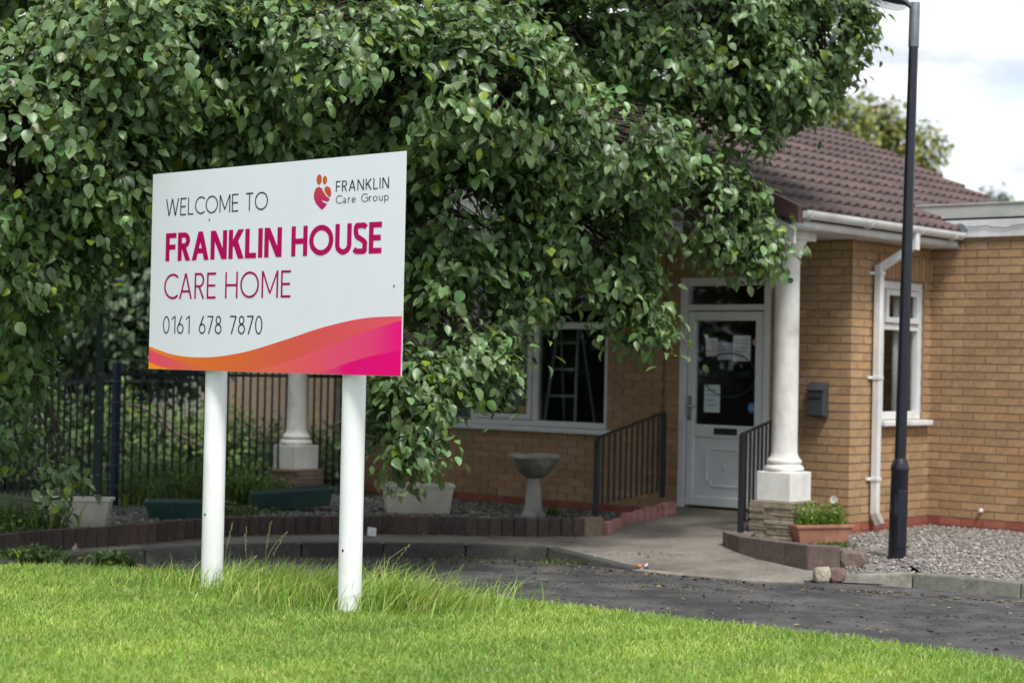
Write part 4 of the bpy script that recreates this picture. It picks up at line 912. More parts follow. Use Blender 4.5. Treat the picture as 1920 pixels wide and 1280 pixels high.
# keep the crown off the sign board and the posts
rel = P - np.array(A0); ad = np.array((B0 - A0).normalized()); nd = np.array([-ad[1], ad[0], 0]); da, dn_ = rel @ ad, rel @ nd
ok = ~((da > -.12) & (da < BW + .10) & (dn_ < .32) & (P[:, 2] < ZB + BH + .35)); ok &= ~((P[:, 1] < 11.2) & (P[:, 2] < 2.3)) & (P[:, 2] > .12)
P, Nn, Tt, Sz, Wd_, Cc = (a[ok] for a in (P, Nn, Tt, Sz, Wd_, Cc))
# the nearest leaves in view become leaves of their own
pxs = np.array([to_px(p) for p in P]); inf = (pxs[:, 0] > 5) & (pxs[:, 0] < 1915) & (pxs[:, 1] > 5) & (pxs[:, 1] < 1000) & ~((pxs[:, 0] > 270) & (pxs[:, 0] < 770) & (pxs[:, 1] > 280) & (pxs[:, 1] < 720))
order = np.argsort(np.where(inf, P[:, 1], 1e9))[:300]; single = np.zeros(len(P), bool); single[order] = True
cu = rng.random(len(P)) < .45; fl_, cl_ = ~single & ~cu, ~single & cu
crown_v = merge(parts + [leaf_arrays(P[m_], Nn[m_], Tt[m_], Sz[m_], Wd_[m_], Cc[m_], tv_) for m_, tv_ in ((fl_, LV), (cl_, LV2))])
CR = link('crown', npmesh('crown', *crown_v), M_leaf, TREE, kind='stuff')
LMs = []
for i in range(10):
    c = greens(1, rng, (.13, .212, .082), .08, .3); v, t, cc = leaf_arrays(np.zeros((1, 3)), np.array([[0, 0, 1.]]), np.array([[0, 1., 0]]), np.array([1.]), np.array([rng.uniform(.85, 1.05)]), c)
    me = npmesh('leaf', v, t, cc); me.materials.append(M_leaf); LMs.append(me)
x, y, z = leaf_frames(P[single], Nn[single], Tt[single])
for i, (p, s) in enumerate(zip(P[single], Sz[single])):
    o = link('leaf', LMs[i % 10], None, TREE)
    o.matrix_local = Matrix(((x[i][0] * s, y[i][0] * s, z[i][0] * s, p[0]), (x[i][1] * s, y[i][1] * s, z[i][1] * s, p[1]), (x[i][2] * s, y[i][2] * s, z[i][2] * s, p[2]), (0, 0, 0, 1)))
# trunk, limbs, twigs
mb = MB(); mb.tube([TB + Vector((0, 0, -.1)), TB + Vector((.05, .05, 1)), TB + Vector((.15, 0, 2.2)), TB + Vector((.3, 0, 3.4)), TB + Vector((.4, .1, 5))], [.30, .23, .20, .17, .10], 14); mb.build('trunk', M_bark, TREE)
for (lb, S, Se) in twigs:
    c = Vector(lb[0]); mb = MB(); root = TB + Vector((.15, 0, 2.3 + random.uniform(0, 1.4)))
    m1 = root.lerp(c, .35) + Vector((0, .3, .75)); m2 = root.lerp(c, .75) + Vector((0, .25, .65)); m2.z = max(m2.z, c.z + .25); e = c + Vector((0, .15, .1))
    if c.x < -2.6: m1 = root.lerp(c, .4) + Vector((0, 0, .5)); m2 = root.lerp(c, .8) + Vector((0, 0, .4))
    pts = []
    for i in range(11):
        t = i / 10; pts.append(root * (1 - t) ** 3 + m1 * 3 * t * (1 - t) ** 2 + m2 * 3 * t * t * (1 - t) + e * t ** 3 + Vector((random.uniform(-.03, .03), random.uniform(-.03, .03), random.uniform(-.03, .03))))
    mb.tube(pts, [.07 * (1 - i / 10) + .012 for i in range(11)], 7)
    idx = list(range(len(S))); random.shuffle(idx)
    for k in idx[:int(len(S) * .6)]:
        a, b2 = Vector(S[k]), Vector(Se[k]); h = pts[random.choice((7, 8, 9, 10))]
        mid = h.lerp(a, .55) + Vector((random.uniform(-.06, .06), random.uniform(-.06, .06), .07))
        rl = (b2 - A0); 
        if -.15 < rl.dot(Vector(ad)) < BW + .1 and rl.dot(Vector(nd)) < .3 and b2.z < ZB + BH + .35: continue
        mb.tube([h, mid, a, b2], [.0075, .0055, .004, .0022], 4, cap=False)
    mb.build('branch', M_bark, TREE)
# the upper crown, above the frame
rng = np.random.default_rng(9); parts = []
for c, r in [((-3.4, 13.6, 4.9), (1.6, 1.6, 1.0)), ((-1.6, 14.0, 5.2), (1.7, 1.6, .9)), ((.3, 14.4, 5.1), (1.6, 1.3, .8)), ((1.7, 14.9, 4.75), (1.1, .9, .55)), ((-2.6, 14.5, 6.3), (1.9, 1.6, 1.0)), ((-.4, 14.7, 6.1), (1.6, 1.4, .8)), ((-4.9, 14.5, 5.2), (1.6, 1.6, 1.6)), ((-1.9, 14.9, 3.7), (1.6, .6, .8)), ((-4.6, 13.9, 3.2), (.9, 1.1, 1.1)), ((.2, 15.0, 4.0), (1.4, .5, .5))]:
    ns = int(area(r) * 9); Pp, nn_, tt2, S, Se, sd_ = sprays((c, r), ns, 15, rng, spread=.24, shell=.55); n = len(Pp); sz = rng.uniform(.09, .14, n)
    parts.append(leaf_arrays(Pp, nn_, tt2, sz, sz * .9, greens(n, rng, (.10, .17, .06), .03, .3, sd_)))
link('upper_crown', npmesh('upper_crown', *merge(parts)), M_leaf, TREE, kind='stuff')

# ------------------------------------------------------------------ trees and shrubs beyond
def bush(name, label, cat, base, lobes_, n_per, size, col, seed, trunk=None, yel=.05, group=None, yc=(.20, .27, .035)):
    rg = np.random.default_rng(seed); t = thing(name, label, cat, base, 0, group); ps = []
    for c, r in lobes_:
        ns = max(4, int(area(r) * n_per)); Pp, nn_, tt2, S, Se, sd_ = sprays((c, r), ns, 14, rg, spread=size * 2.2, shell=.6); n = len(Pp); sz = rg.uniform(.7, 1.25, n) * size
        ps.append(leaf_arrays(Pp, nn_, tt2, sz, sz * rg.uniform(.6, .95, n), greens(n, rg, col, yel, .35, sd_, yc)))
    v, tr, c = merge(ps); v = v[:]; v[:, 2] = np.maximum(v[:, 2], .01)
    link('crown', npmesh('crown', v, tr, c), M_bgleaf, t, kind='stuff')
    mb = MB(); h = max(c_[2] for c_, _ in lobes_); tr_ = trunk or .05
    mb.tube([(0, 0, -.1), (.03, .02, h * .5), (0, 0, h)], [tr_, tr_ * .7, tr_ * .3], 9)
    for c_, r_ in lobes_: mb.tube([(0, 0, h * .25), (c_[0] * .5, c_[1] * .5, h * .25 + (c_[2] - h * .25) * .6 + .05), c_], [tr_ * .5, tr_ * .35, tr_ * .15], 6)
    mb.build('trunk', M_bark, t); return t
bush('ash_tree', 'yellow-green tree rising behind the tiled roof beside the lamp post', 'tree', (6.7, 34, 0), [((-.9, 0, 5.0), (1.0, 1.2, 1.2)), ((.1, 0, 4.4), (1.0, 1.0, 1.0)), ((-.3, 0, 6.0), (.6, .8, .65)), ((-1.7, 0, 4.2), (1.0, 1.0, 1.6)), ((.55, 0, 5.6), (.5, .6, .45)), ((-1.3, .2, 6.3), (.7, .7, .5))], 20, .12, (.18, .215, .055), 21, .16, .14, yc=(.30, .24, .04))
bush('distant_tree', 'small distant tree top showing above the flat roof at the right edge', 'tree', (13.3, 52, 0), [((.0, 0, 6.1), (.55, .8, .55)), ((.25, 0, 5.6), (.65, .8, .5))], 12, .16, (.085, .12, .06), 22, .1)
fb = 'shrubs beyond the fence'
bush('wild_shrub', 'dense shrub behind the railings left of the blue fence post', 'shrub', (-5.6, 19.8, -.1), [((0, 0, .9), (.9, .7, .8)), ((-.8, .2, .6), (.8, .6, .6)), ((.7, -.1, .55), (.7, .6, .55))], 30, .075, (.10, .17, .055), 31, group=fb)
bush('wild_shrub', 'bright weedy shrub behind the railings between blue post and sign post', 'shrub', (-3.75, 20.1, -.1), [((0, 0, .55), (.7, .5, .55)), ((.6, .3, .45), (.6, .5, .5)), ((-.5, 0, .8), (.5, .5, .5))], 30, .07, (.14, .22, .06), 32, group=fb)
bush('wild_shrub', 'low ivy-like shrub behind the railings beside the grey column', 'shrub', (-2.7, 21.4, -.1), [((0, 0, .45), (.75, .5, .5)), ((.7, .2, .35), (.7, .5, .42)), ((-.6, 0, .6), (.5, .4, .5))], 30, .07, (.12, .19, .06), 33, group=fb)
bush('backdrop_tree', 'dark tree filling the shade above the green mesh fence', 'tree', (-5.2, 23, -.1), [((.6, 0, 2.4), (1.7, .8, 1.0)), ((-1.4, 0, 2.2), (1.6, .8, 1.3)), ((0, 0, 4), (2.6, 1, 1.4)), ((2.2, .2, 3.4), (1.3, .8, 1.2)), ((.2, .2, 1.5), (1.2, .5, .5)), ((1.2, .3, 2.6), (1.2, .6, .9)), ((.9, .8, 3.0), (1.6, .5, .9))], 24, .12, (.085, .13, .065), 34, .15)
bush('backdrop_tree', 'tall dark tree far left behind the overhanging branches', 'tree', (-8.5, 21, -.1), [((0, 0, 2.2), (1.8, 1, 1.8)), ((.8, 0, 4.4), (2, 1, 1.6)), ((1.5, .2, 1.2), (1, .7, 1.1))], 8, .13, (.085, .13, .065), 35, .15)
bush('backdrop_tree', 'dark tree standing behind the left end of the building', 'tree', (-2.4, 27, -.1), [((0, 0, 4.6), (2.4, 1, 1.8)), ((2.2, .4, 5.6), (2.2, 1, 1.5)), ((-2, .3, 5.6), (2, 1, 1.6))], 7, .15, (.045, .078, .035), 36, .2)
bush('reflection_hedge', 'tall hedge added unseen left of the lawn to darken the glass reflections', 'hedge', (-9.5, 11.5, -.1), [((0, 0, 1.6), (1, 1.3, 1.9)), ((-.2, 2.4, 1.7), (1, 1.5, 2.0)), ((.2, -2.4, 1.6), (1, 1.5, 1.9)), ((-.5, 1, 3.4), (1, 2, 1.0)), ((1.2, 4.6, 1.7), (1, 1.2, 2.0)), ((1.4, 5.2, 3.8), (1.2, 1.3, 1.0)), ((.2, 5.6, 1.6), (1.2, 1.3, 1.8))], 9, .16, (.05, .085, .035), 41, .08)  # added out of view so the door and window glass mirror dark foliage
# far brick house seen through the railings
fh = thing('brick_house', 'orange brick house wall glimpsed through the railings under the sign', 'house', (-5.6, 31.5, 0), -A40)
def farbrick():
    m = bpy.data.materials.new('far_brick'); m.use_nodes = True; t = m.node_tree; b = t.nodes['Principled BSDF']; b.inputs['Roughness'].default_value = .9
    tcn = N(t, 'ShaderNodeTexCoord'); mpp = N(t, 'ShaderNodeMapping'); mpp.inputs['Rotation'].default_value = (rad(90), 0, 0)
    br = N(t, 'ShaderNodeTexBrick'); br.inputs['Scale'].default_value = 1; br.inputs['Brick Width'].default_value = .225; br.inputs['Row Height'].default_value = .075; br.inputs['Mortar Size'].default_value = .006
    br.inputs['Color1'].default_value = (.50, .34, .20, 1); br.inputs['Color2'].default_value = (.56, .39, .25, 1); br.inputs['Mortar'].default_value = (.28, .24, .2, 1)
    t.links.new(tcn.outputs['Object'], mpp.inputs[0]); t.links.new(mpp.outputs[0], br.inputs['Vector']); t.links.new(br.outputs[0], b.inputs['Base Color']); return m
MB().box(.6, 5.2, 0, 5, -.1, 2.6).build('wall', farbrick(), fh)
mb = MB(); mb.prism([(.2, 2.55), (5.6, 2.55), (5.6, 2.65), (2.9, 4.0), (.2, 2.65)], -.3, 5.3, (.13, .08, .075)); mb.build('roof', M_tile, fh)
for xw in (3.9,):
    wn = MB().box(xw, xw + .9, -.02, .05, 1.0, 2.1).build('window', M_upvc, fh); MB().box(xw + .07, xw + .83, -.03, -.021, 1.07, 2.03).build('pane', M_glass, wn)

# ------------------------------------------------------------------ fences
fc = thing('railing_fence', 'low fence of dark navy vertical bars behind the troughs', 'fence', (0, 0, 0))
C0 = Vector((-3.75, 17.75, 0)); C1 = C0 + BY * 3.1; tl = C0 - BX * 3.4
def bars(a, b, zt0, zt1, zb0, zb1, step):
    n = round((b - a).length / step)
    for i in range(n + 1):
        if i == 0 and a is C0: continue
        p = a.lerp(b, i / n); t = i / n
        mb = MB(); mb.box(-.008, .008, -.008, .008, zb0 + (zb1 - zb0) * t, zt0 + (zt1 - zt0) * t); mb.lathe([(.0, .0)], 3) if 0 else None
        o = mb.build('bar', M_navy, fc); o.location = p; o.rotation_euler = (0, 0, -A40)
    for zz in (.07, None):
        z0_, z1_ = (zb0 + .12, zb1 + .12) if zz else (zt0 - .07, zt1 - .07)
        t = (b - a).normalized(); nl = Vector((-t.y, t.x, 0)) * .012
        mb = MB(); mb.add([a - nl + Vector((0, 0, z0_)), b - nl + Vector((0, 0, z1_)), b + nl + Vector((0, 0, z1_)), a + nl + Vector((0, 0, z0_)), a - nl + Vector((0, 0, z0_ + .03)), b - nl + Vector((0, 0, z1_ + .03)), b + nl + Vector((0, 0, z1_ + .03)), a + nl + Vector((0, 0, z0_ + .03))], [(3, 2, 1, 0), (4, 5, 6, 7), (0, 1, 5, 4), (1, 2, 6, 5), (2, 3, 7, 6), (3, 0, 4, 7)])
        mb.build('rail', M_navy, fc)
bars(C0, C1, 1.30, 1.30, -.02, .0, .1); bars(C0, tl, 1.27, .95, -.05, -.3, .1)
o = MB().box(-.03, .03, -.03, .03, -.1, 1.355).build('corner_post', M_blue, fc, .004); o.location = C0; o.rotation_euler = (0, 0, -A40)
mf = thing('mesh_fence', 'tall green wire mesh fence with a bolted green post', 'fence', (0, 0, 0))
Q0 = Vector((-3.70, 16.75, 0)); Q1 = Q0 + BY * 1.25; Q2 = Q0 - BX * 2.6
o = MB().box(-.03, .03, -.022, .022, -.1, 2.05).build('post', M_green, mf, .005); o.location = Q0; o.rotation_euler = (0, 0, rad(8))
for i in range(6):
    z = .35 + i * .30; b_ = MB().lathe([(.011, 0), (.008, .006), (0, .008)], 8, M=Matrix.Rotation(rad(90), 4, 'X')).build('bolt', M_steel, o); b_.location = (.012, -.022, z)
for a, b in ((Q0, Q1), (Q0, Q2)):
    mb = MB(); t = (b - a).normalized(); n = int((b - a).length / .05)
    for i in range(1, n):
        p = a + t * (.05 * i); mb.tube([p + Vector((0, 0, .03)), p + Vector((0, 0, 2.0))], .0022, 3, cap=False)
    for k in range(11): mb.tube([a + Vector((0, 0, .05 + k * .19)), b + Vector((0, 0, .05 + k * .19))], .0032, 3, cap=False)
    mb.build('mesh_panel', M_green, mf, kind='stuff')
# dead branches lying in the undergrowth
for lab, p, q in (('bare dead branch leaning behind the railings left of the sign post', (-4.1, 19.2, 1.0), (-3.2, 19.4, .5)), ('bare forked branch leaning beside the grey column', (-2.0, 20.0, .75), (-1.55, 19.6, .30))):
    mb = MB(); p, q = Vector(p), Vector(q); mb.tube([p, p.lerp(q, .35) + Vector((.02, 0, .05)), p.lerp(q, .7) + Vector((0, .03, -.02)), q], [.01, .018, .02, .022], 6); mb.tube([p.lerp(q, .6), p.lerp(q, .4) + Vector((.12, 0, .18))], [.014, .006], 5)
    mb.build('dead_branch', mat('dead_wood', (.24, .19, .14), .9, var=.2), label=lab, category='branch')

# ------------------------------------------------------------------ plants in the terracotta trough, weeds
def tuft(n, base, ht, spread, rg, col, wid=.006, lean=(0, 0), seg=3):
    """grass-like blades; base (n,3)"""
    V = []; an = rg.random(n) * 2 * math.pi; h = rg.uniform(.35, 1.25, n) * ht; ln = rg.normal(size=(n, 2)) * spread + np.array(lean)
    side = np.stack([np.cos(an), np.sin(an), np.zeros(n)], 1) * (wid * rg.uniform(.6, 1.3, n))[:, None]
    b = base; off = np.concatenate([ln * h[:, None], np.zeros((n, 1))], 1); up = np.stack([np.zeros(n), np.zeros(n), h], 1)
    m = b + off * .32 + up * .58; drop = np.linalg.norm(ln, axis=1, keepdims=True); t = b + off * 1.0 + up * (1 - .28 * np.minimum(drop, 1.6) ** 1.5)
    V = np.stack([b - side, b + side, m - side * .8, m + side * .8, t], 1).reshape(-1, 3)
    T = (np.array([(0, 1, 3), (0, 3, 2), (2, 3, 4)])[None] + (np.arange(n) * 5)[:, None, None]).reshape(-1, 3)
    c5 = np.repeat(col, 5, 0); return V, T, c5
rg = np.random.default_rng(3)
pr = rg.random((420, 2)) - .5; base = np.stack([pr[:, 0] * .42, pr[:, 1] * .14, np.full(420, .12)], 1)
pp = [tuft(420, base, .16, .5, rg, greens(420, rg, (.13, .22, .025), .3, .3), .006)]
Pl = np.stack([(rg.random(500) - .5) * .44, (rg.random(500) - .5) * .16, .13 + rg.random(500) ** 1.5 * .20], 1)
pp.append(leaf_arrays(Pl, rg.normal(size=(500, 3)) * .6 + np.array([0, -.3, .8]), rg.normal(size=(500, 3)), rg.uniform(.02, .05, 500), rg.uniform(.015, .03, 500), greens(500, rg, (.12, .22, .025), .3, .3)))
o = link('leafy_plants', npmesh('leafy_plants', *merge(pp)), M_plant, label='bright green leafy plants growing in the terracotta trough', category='plant', kind='stuff'); o.location = (2.575, 15.43, 0); o.rotation_euler = (0, 0, rad(20))
fw = thing('flower', 'single white daisy standing above the terracotta trough', 'flower', (2.66, 15.42, .12))
MB().tube([(0, 0, 0), (.03, 0, .12), (.02, 0, .24)], .004, 5, (.12, .2, .04)).build('stem', M_plant, fw)
for i in range(9):
    t = 2 * math.pi * i / 9; mb = MB(); mb.add([(.02, 0, .24), (.02 + .032 * math.cos(t - .25), -.01, .24 + .032 * math.sin(t - .25)), (.02 + .036 * math.cos(t), -.014, .24 + .036 * math.sin(t)), (.02 + .032 * math.cos(t + .25), -.01, .24 + .032 * math.sin(t + .25))], [(0, 1, 2, 3)], (.8, .8, .76)); mb.build('petal', M_plant, fw)
# weeds at the foot of the kerb, beds and walls
wp = []
for (cx, cy, cz, r, h, n, c) in [(-3.3, 13.0, -.05, .22, .13, 500, (.055, .10, .03)), (-2.75, 13.0, -.08, .15, .14, 380, (.05, .095, .03)), (-3.7, 13.5, .0, .2, .2, 300, (.06, .11, .03)), (-4.0, 14.6, .0, .45, .26, 700, (.06, .11, .03)), (-2.6, 16.9, .0, .5, .10, 300, (.07, .12, .035)), (-2.5, 18.0, .0, .4, .3, 400, (.09, .15, .04)), (-3.1, 17.8, .0, .5, .32, 600, (.09, .15, .04)), (-3.3, 18.9, .0, .7, .4, 700, (.09, .15, .04)), (.42, 17.45, .0, .07, .09, 70, (.10, .16, .03)), (1.25, 14.45, -.03, .16, .012, 260, (.07, .12, .03)), (.45, 14.35, -.09, .25, .03, 220, (.08, .13, .03)), (2.62, 15.12, 0, .14, .05, 160, (.10, .17, .03)), (-.4, 14.5, -.09, .7, .025, 200, (.09, .12, .03))]:
    q = rg.normal(size=(n, 2)) * r * .5; b = np.stack([cx + q[:, 0], cy + q[:, 1] * .7, np.full(n, cz)], 1)
    wp.append(tuft(n, b, h, .5, rg, greens(n, rg, c, .15, .3), .005 + h * .02))
    if h > .08:
        m = n // 2; Pl = np.stack([cx + rg.normal(size=m) * r * .5, cy + rg.normal(size=m) * r * .35, cz + rg.random(m) * h], 1)
        wp.append(leaf_arrays(Pl, rg.normal(size=(m, 3)) * .5 + np.array([0, -.3, .8]), rg.normal(size=(m, 3)), rg.uniform(.03, .06, m), rg.uniform(.02, .045, m), greens(m, rg, c, .1, .3)))
link('weeds', npmesh('weeds', *merge(wp)), M_grass, label='scattered green weeds along kerbs, beds and the fence foot', category='weeds', kind='stuff')

# ------------------------------------------------------------------ gravel
ICO = None
def pebbles(name, label, polyf, n, rg, smin, smax, cols):
    import bmesh
    bm = bmesh.new(); bmesh.ops.create_icosphere(bm, subdivisions=1, radius=1); v0 = np.array([v.co[:] for v in bm.verts]); t0 = np.array([[v.index for v in f.verts] for f in bm.faces]); bm.free()
    p = polyf(n, rg); n = len(p); s = smin + (smax - smin) * rg.random(n) ** 2.2; k = len(v0)
    dv = v0[None] * (1 + rg.normal(size=(n, k, 1)) * .13) * np.stack([rg.uniform(.7, 1.3, n), rg.uniform(.7, 1.3, n), rg.uniform(.45, .8, n)], 1)[:, None]
    a = rg.random(n) * 6.28; c, s_ = np.cos(a)[:, None], np.sin(a)[:, None]
    dv = np.stack([dv[..., 0] * c - dv[..., 1] * s_, dv[..., 0] * s_ + dv[..., 1] * c, dv[..., 2]], -1) * s[:, None, None]
    V = (p[:, None] + dv).reshape(-1, 3); T = (t0[None] + (np.arange(n) * k)[:, None, None]).reshape(-1, 3)
    cc = np.array(cols)[rg.integers(0, len(cols), n)] * rg.uniform(.6, 1.25, (n, 1))
    link(name, npmesh(name, V, T, np.repeat(cc, k, 0)), M_pebble, label=label, category='gravel', kind='stuff')
GC = [(.30, .28, .26), (.36, .33, .29), (.24, .215, .19), (.20, .18, .165), (.40, .37, .335), (.27, .225, .185)]
def right_bed(n, rg):
    x, y = rg.uniform(2.1, 6.6, n), rg.uniform(12.0, 17.6, n)
    front_y = np.interp(x, [2.1, 2.86, 3.5, 4.6, 6.6], [13.95, 13.36, 12.92, 12.1, 10.3]); lx = (x - E0.x) * BX.x + (y - E0.y) * BX.y; ly = (x - E0.x) * BY.x + (y - E0.y) * BY.y
    ok = (y > front_y) & ~((lx < .03) & (ly > -.03)) & (ly < YI - .02) & ((x > 2.5) | (y > 14.2)) & (lx < 2.6)
    zz = np.where(x < 2.98, -.088 + .075 * np.clip((y - 13.2) / .9, 0, 1), -.012)
    return np.stack([x[ok], y[ok], zz[ok] + rg.uniform(.0, .016, ok.sum())], 1)
pebbles('gravel', 'loose grey gravel around the lamp post foot', right_bed, 30000, rg, .006, .018, GC)
def left_bed(n, rg):
    x, y = rg.uniform(-3.6, 1.3, n), rg.uniform(15.4, 19.5, n); lx = (x - E0.x) * BX.x + (y - E0.y) * BX.y; ly = (x - E0.x) * BY.x + (y - E0.y) * BY.y
    ok = (ly < -.03) & (y > np.interp(x, [-3.6, -2.45, -1.96, .64, 1.3], [13.5, 14.95, 15.35, 15.75, 17.0]))
    return np.stack([x[ok], y[ok], rg.uniform(-.004, .012, ok.sum())], 1)
pebbles('gravel', 'dull grey gravel in the bed between edging and brick wall', left_bed, 11000, rg, .008, .024, [(.20, .19, .18), (.26, .25, .235), (.15, .14, .125), (.30, .29, .27)])

def crumbs(n, rg):
    x = rg.uniform(-2.8, 4.4, n); y = rg.uniform(9.2, 14.5, n); m = rg.random(n) < .45
    cx, cy = rg.uniform(-2.5, 4, 26), rg.uniform(10, 14.2, 26); k = rg.integers(0, 26, n)
    x = np.where(m, cx[k] + rg.normal(size=n) * .14, x); y = np.where(m, cy[k] + rg.normal(size=n) * .05, y)
    ok = (y > np.interp(x, [p[0] for p in lawn_line], [p[1] for p in lawn_line]) + .03) & (y < np.interp(x, [-2.9, -2.33, -1.12, .29, .62, 1.0, 1.8, 2.1, 4.4], [13.45, 13.97, 14.5, 14.45, 14.2, 13.85, 13.28, 13.3, 12.0]) - .02)
    return np.stack([x[ok], y[ok], np.full(ok.sum(), -.098)], 1)
pebbles('road_dirt', 'dark crumbs of dirt and grit scattered over the road', crumbs, 2600, rg, .003, .016, [(.035, .03, .025), (.05, .042, .034), (.09, .08, .065), (.13, .12, .10)])
# ------------------------------------------------------------------ litter and fallen leaves
n = 1300; lx = rg.uniform(-2.9, 4.2, n); ly = np.where(rg.random(n) < .45, np.interp(lx, [-2.9, -2.33, -1.12, .29, 1.0, 1.8, 4.2], [13.4, 13.95, 14.45, 14.4, 13.85, 13.25, 12.2]) - np.abs(rg.normal(size=n)) * .13, rg.uniform(9.6, 14.4, n))
okm = (ly > np.interp(lx, [p[0] for p in lawn_line], [p[1] for p in lawn_line]) + .03) & (ly < np.interp(lx, [-2.9, -2.33, -1.12, .29, .62, 1.0, 1.8, 2.1, 4.2], [13.45, 13.97, 14.5, 14.45, 14.2, 13.85, 13.28, 13.3, 12.15]) - .02)
lx, ly = lx[okm], ly[okm]; n = len(lx); LC = np.array([(.10, .075, .04), (.16, .12, .05), (.22, .20, .06), (.06, .05, .035), (.13, .17, .04), (.20, .12, .06), (.05, .045, .04), (.05, .045, .04)])
lit = [leaf_arrays(np.stack([lx, ly, np.full(n, -.094)], 1), rg.normal(size=(n, 3)) * .25 + np.array([0, 0, 1]), rg.normal(size=(n, 3)), rg.uniform(.012, .05, n) , rg.uniform(.01, .04, n), LC[rg.integers(0, 8, n)])]
n = 260; e = np.array([p[:] for p in along(edge_line, .05)]); q = e[rg.integers(0, len(e), n)] + np.stack([rg.normal(size=n) * .03, -np.abs(rg.normal(size=n)) * .10 - .02, np.full(n, .004)], 1)
lit.append(leaf_arrays(q, rg.normal(size=(n, 3)) * .3 + np.array([0, 0, 1]), rg.normal(size=(n, 3)), rg.uniform(.015, .055, n), rg.uniform(.012, .04, n), LC[rg.integers(0, 8, n)]))
n = 120; q = np.stack([rg.normal(size=n) * .22 + 1.05, rg.normal(size=n) * .12 + 14.6, np.full(n, -.025)], 1)
lit.append(leaf_arrays(q, rg.normal(size=(n, 3)) * .3 + np.array([0, 0, 1]), rg.normal(size=(n, 3)), rg.uniform(.012, .045, n), rg.uniform(.012, .035, n), LC[rg.integers(0, 8, n)] * .7))
link('fallen_leaves', npmesh('fallen_leaves', *merge(lit)), M_rub, label='fallen leaves and crumbs scattered on road and pavement', category='leaf litter', kind='stuff')
def crumple(label, loc, size, cols, seed, flat=.5):
    r = np.random.default_rng(seed); ps = []
    n = 9; ps.append(leaf_arrays(r.normal(size=(n, 3)) * size * np.array([.35, .3, .12]) + np.array([0, 0, size * .2]), r.normal(size=(n, 3)) + np.array([0, -.5, 1]), r.normal(size=(n, 3)), r.uniform(.6, 1.1, n) * size, r.uniform(.5, 1, n) * size, np.array(cols)[r.integers(0, len(cols), n)]))
    o = link('litter', npmesh('litter', *merge(ps)), M_rub, label=label, category='litter'); o.location = loc
crumple('crumpled orange and dark wrapper at the edge of the ramp', (1.02, 13.98, -.085), .06, [(.45, .16, .04), (.10, .10, .13), (.5, .45, .4)], 1)
crumple('crumpled white paper on the pavement at the left', (-3.12, 13.55, .0), .055, [(.5, .5, .48), (.4, .4, .36)], 2)
crumple('small white scrap in the gutter near the left kerb end', (-2.78, 13.42, -.095), .05, [(.6, .6, .6)], 4)
crumple('white plastic scrap beside the left cream trough', (-3.62, 14.3, .0), .09, [(.6, .6, .6), (.42, .4, .36)], 6)
o = MB().box(-.036, .036, -.006, .006, 0, .07, (.72, .73, .72)).build('carton', M_rub, label='small white carton standing on the pavement right of the sign post', category='litter'); o.location = (-1.11, 15.2, .0); o.rotation_euler = (rad(-18), rad(6), rad(10))

# ------------------------------------------------------------------ grass
rg = np.random.default_rng(77)
lxs, lys = [p[0] for p in lawn_line], [p[1] for p in lawn_line]
def lawn_pts(n, x0, x1, y0, y1):
    x, y = rg.uniform(x0, x1, n), rg.uniform(y0, y1, n); ok = y < np.interp(x, lxs, lys) - .005 + .03 * np.sin(x * 9) * np.sin(x * 23); return x[ok], y[ok]
def patch(x, y): return np.sin(x * 2.1 + y * 1.3) * .35 + np.sin(x * 5.3 - y * 3.1 + 1) * .25 + np.sin(x * 11 + y * 13) * .15 + np.sin(-x * 3.1 + y * 7.7 + 2) * .25
gp = []
x, y = lawn_pts(260000, -4.0, 3.3, 7.9, 12.75); pt = patch(x, y); n = len(x)
gcol = greens(n, rg, (.268, .418, .085), .12, .36, None, (.50, .55, .20)) * (1 + .26 * pt)[:, None]
gp.append(tuft(n, np.stack([x, y, np.full(n, -.004)], 1), .050, .6, rg, gcol * np.stack([1 + .10 * pt, np.ones(n), np.ones(n)], 1), .0028, (.12, -.05)))
x, y = lawn_pts(60000, -8, 5.2, 4.2, 12.9); n = len(x)
gp.append(tuft(n, np.stack([x, y, np.full(n, -.004)], 1), .05, .55, rg, greens(n, rg, (.2, .34, .055), .08, .22), .0045))
link('grass', npmesh('grass', *merge(gp)), M_grass, label='short bright green mown lawn grass', category='grass', kind='stuff')
gp = []
def long_tuft(cx, cy, sx, sy, n, h, lean, c=(.265, .42, .082)):
    n = int(n * .55); x, y = rg.normal(size=n) * sx * 1.15 + cx, rg.normal(size=n) * sy * 1.25 + cy
    return tuft(n, np.stack([x, y, np.full(n, -.004)], 1), h * .9, .5, rg, greens(n, rg, c, .2, .36, None, (.46, .44, .17)), .0034, lean)
p1 = A0 + (B0 - A0) * (.575 / BW) + Vector((.12, .24, 0)); p2 = A0 + (B0 - A0) * (1.845 / BW) + Vector((.12, .24, 0))
gp.append(long_tuft(p1.x, p1.y, .18, .12, 900, .19, (.35, 0))); gp.append(long_tuft(p1.x + .30, p1.y - .22, .22, .16, 1900, .23, (.45, 0)))
gp.append(long_tuft(p1.x + .6, p1.y - .5, .22, .18, 1900, .23, (.4, 0))); gp.append(long_tuft(p2.x - .05, p2.y + .1, .12, .15, 900, .2, (.3, 0)))
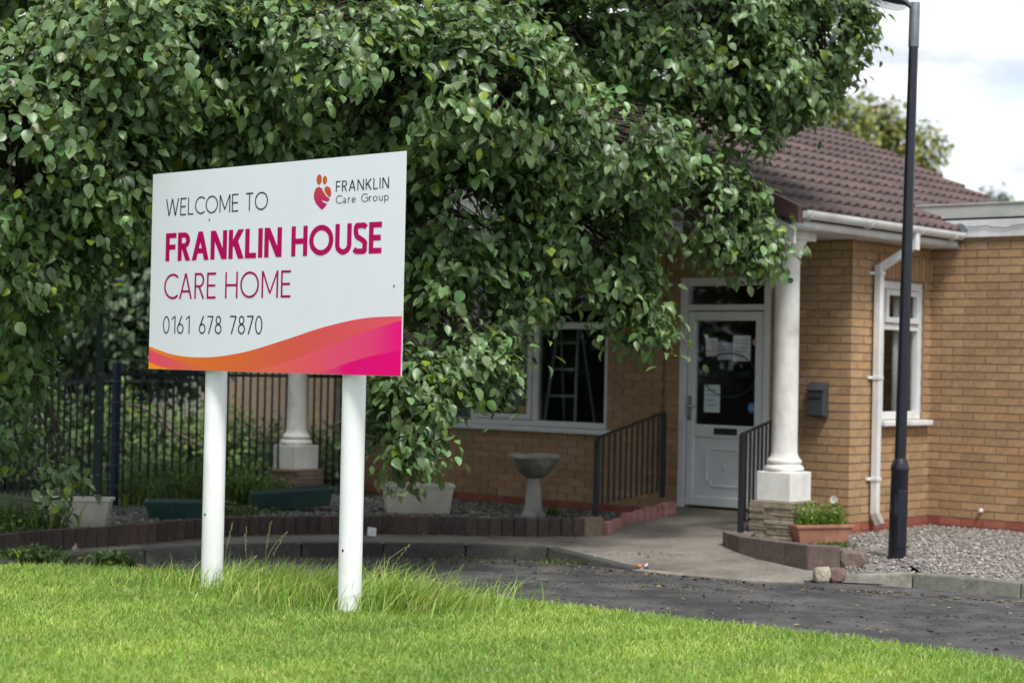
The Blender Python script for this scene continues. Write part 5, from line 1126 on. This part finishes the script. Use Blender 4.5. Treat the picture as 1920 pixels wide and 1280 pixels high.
gp.append(long_tuft(p2.x + .16, p2.y + .02, .10, .10, 1000, .30, (.55, 0))); gp.append(long_tuft(p2.x + .42, p2.y - .02, .20, .14, 1300, .24, (.55, 0))); gp.append(long_tuft(p2.x - .35, p2.y + .30, .2, .2, 900, .19, (.3, 0)))
gp.append(long_tuft(p1.x - .45, p1.y + .05, .3, .12, 500, .08, (.2, 0))); gp.append(long_tuft(p2.x + .75, p2.y + .0, .25, .10, 500, .09, (.5, 0)))
link('long_grass', npmesh('long_grass', *merge(gp)), M_grass, label='long uncut grass tufts around the feet of the sign posts', category='grass', kind='stuff')
for lab, u0, v0, u1, v1, yy in [('pale seed stalk leaning right, just right of the right sign post', 690, 1100, 772, 1018, 10.5), ('dry straw stalk standing alone farthest right of the sign posts', 845, 1118, 870, 1058, 10.9), ('thin green stalk nearest to the left sign post', 423, 1085, 440, 978, 11.3), ('upright green stalk, second from the left sign post', 470, 1085, 465, 985, 11.2), ('upright green stalk in the middle between the sign posts', 500, 1085, 512, 975, 11.2), ('leaning straw-coloured stalk crossing the green stalks between the posts', 490, 1080, 540, 995, 11.1), ('low bent straw stalk close right of the left sign post', 440, 1082, 485, 1040, 11.2), ('broad grass blade leaning right between the posts', 515, 1078, 555, 1052, 11.1)]:
    a, b = at(u0, v0, yy), at(u1, v1, yy); b += Vector((0, -.05, 0)); mb = MB(); c = (.30, .29, .12) if 'straw' in lab or 'pale' in lab else (.15, .21, .05)
    pts = [a.lerp(b, t) + Vector((-.02 * math.sin(t * 3.1), 0, .02 * math.sin(t * 3.1))) for t in [i / 6 for i in range(7)]]; a.z = -.02
    mb.tube([pts[0] - Vector((.01, 0, .06))] + pts, [.0022] * 5 + [.0018, .0015, .001], 4, c)
    if 'blade' not in lab:
        for k in range(14):
            t = .62 + .38 * k / 14; p = a.lerp(b, t) + Vector((-.02 * math.sin(t * 3.1), 0, .02 * math.sin(t * 3.1))); dv = Vector((random.uniform(-.01, .012), random.uniform(-.006, .006), random.uniform(.004, .014))); mb.tube([p, p + dv * .6, p + dv], [.0012, .0024, .0006], 4, (.36, .36, .16))
    mb.build('grass_stalk', M_grass, label=lab, category='grass stalk', group='grass stalks by the sign posts')
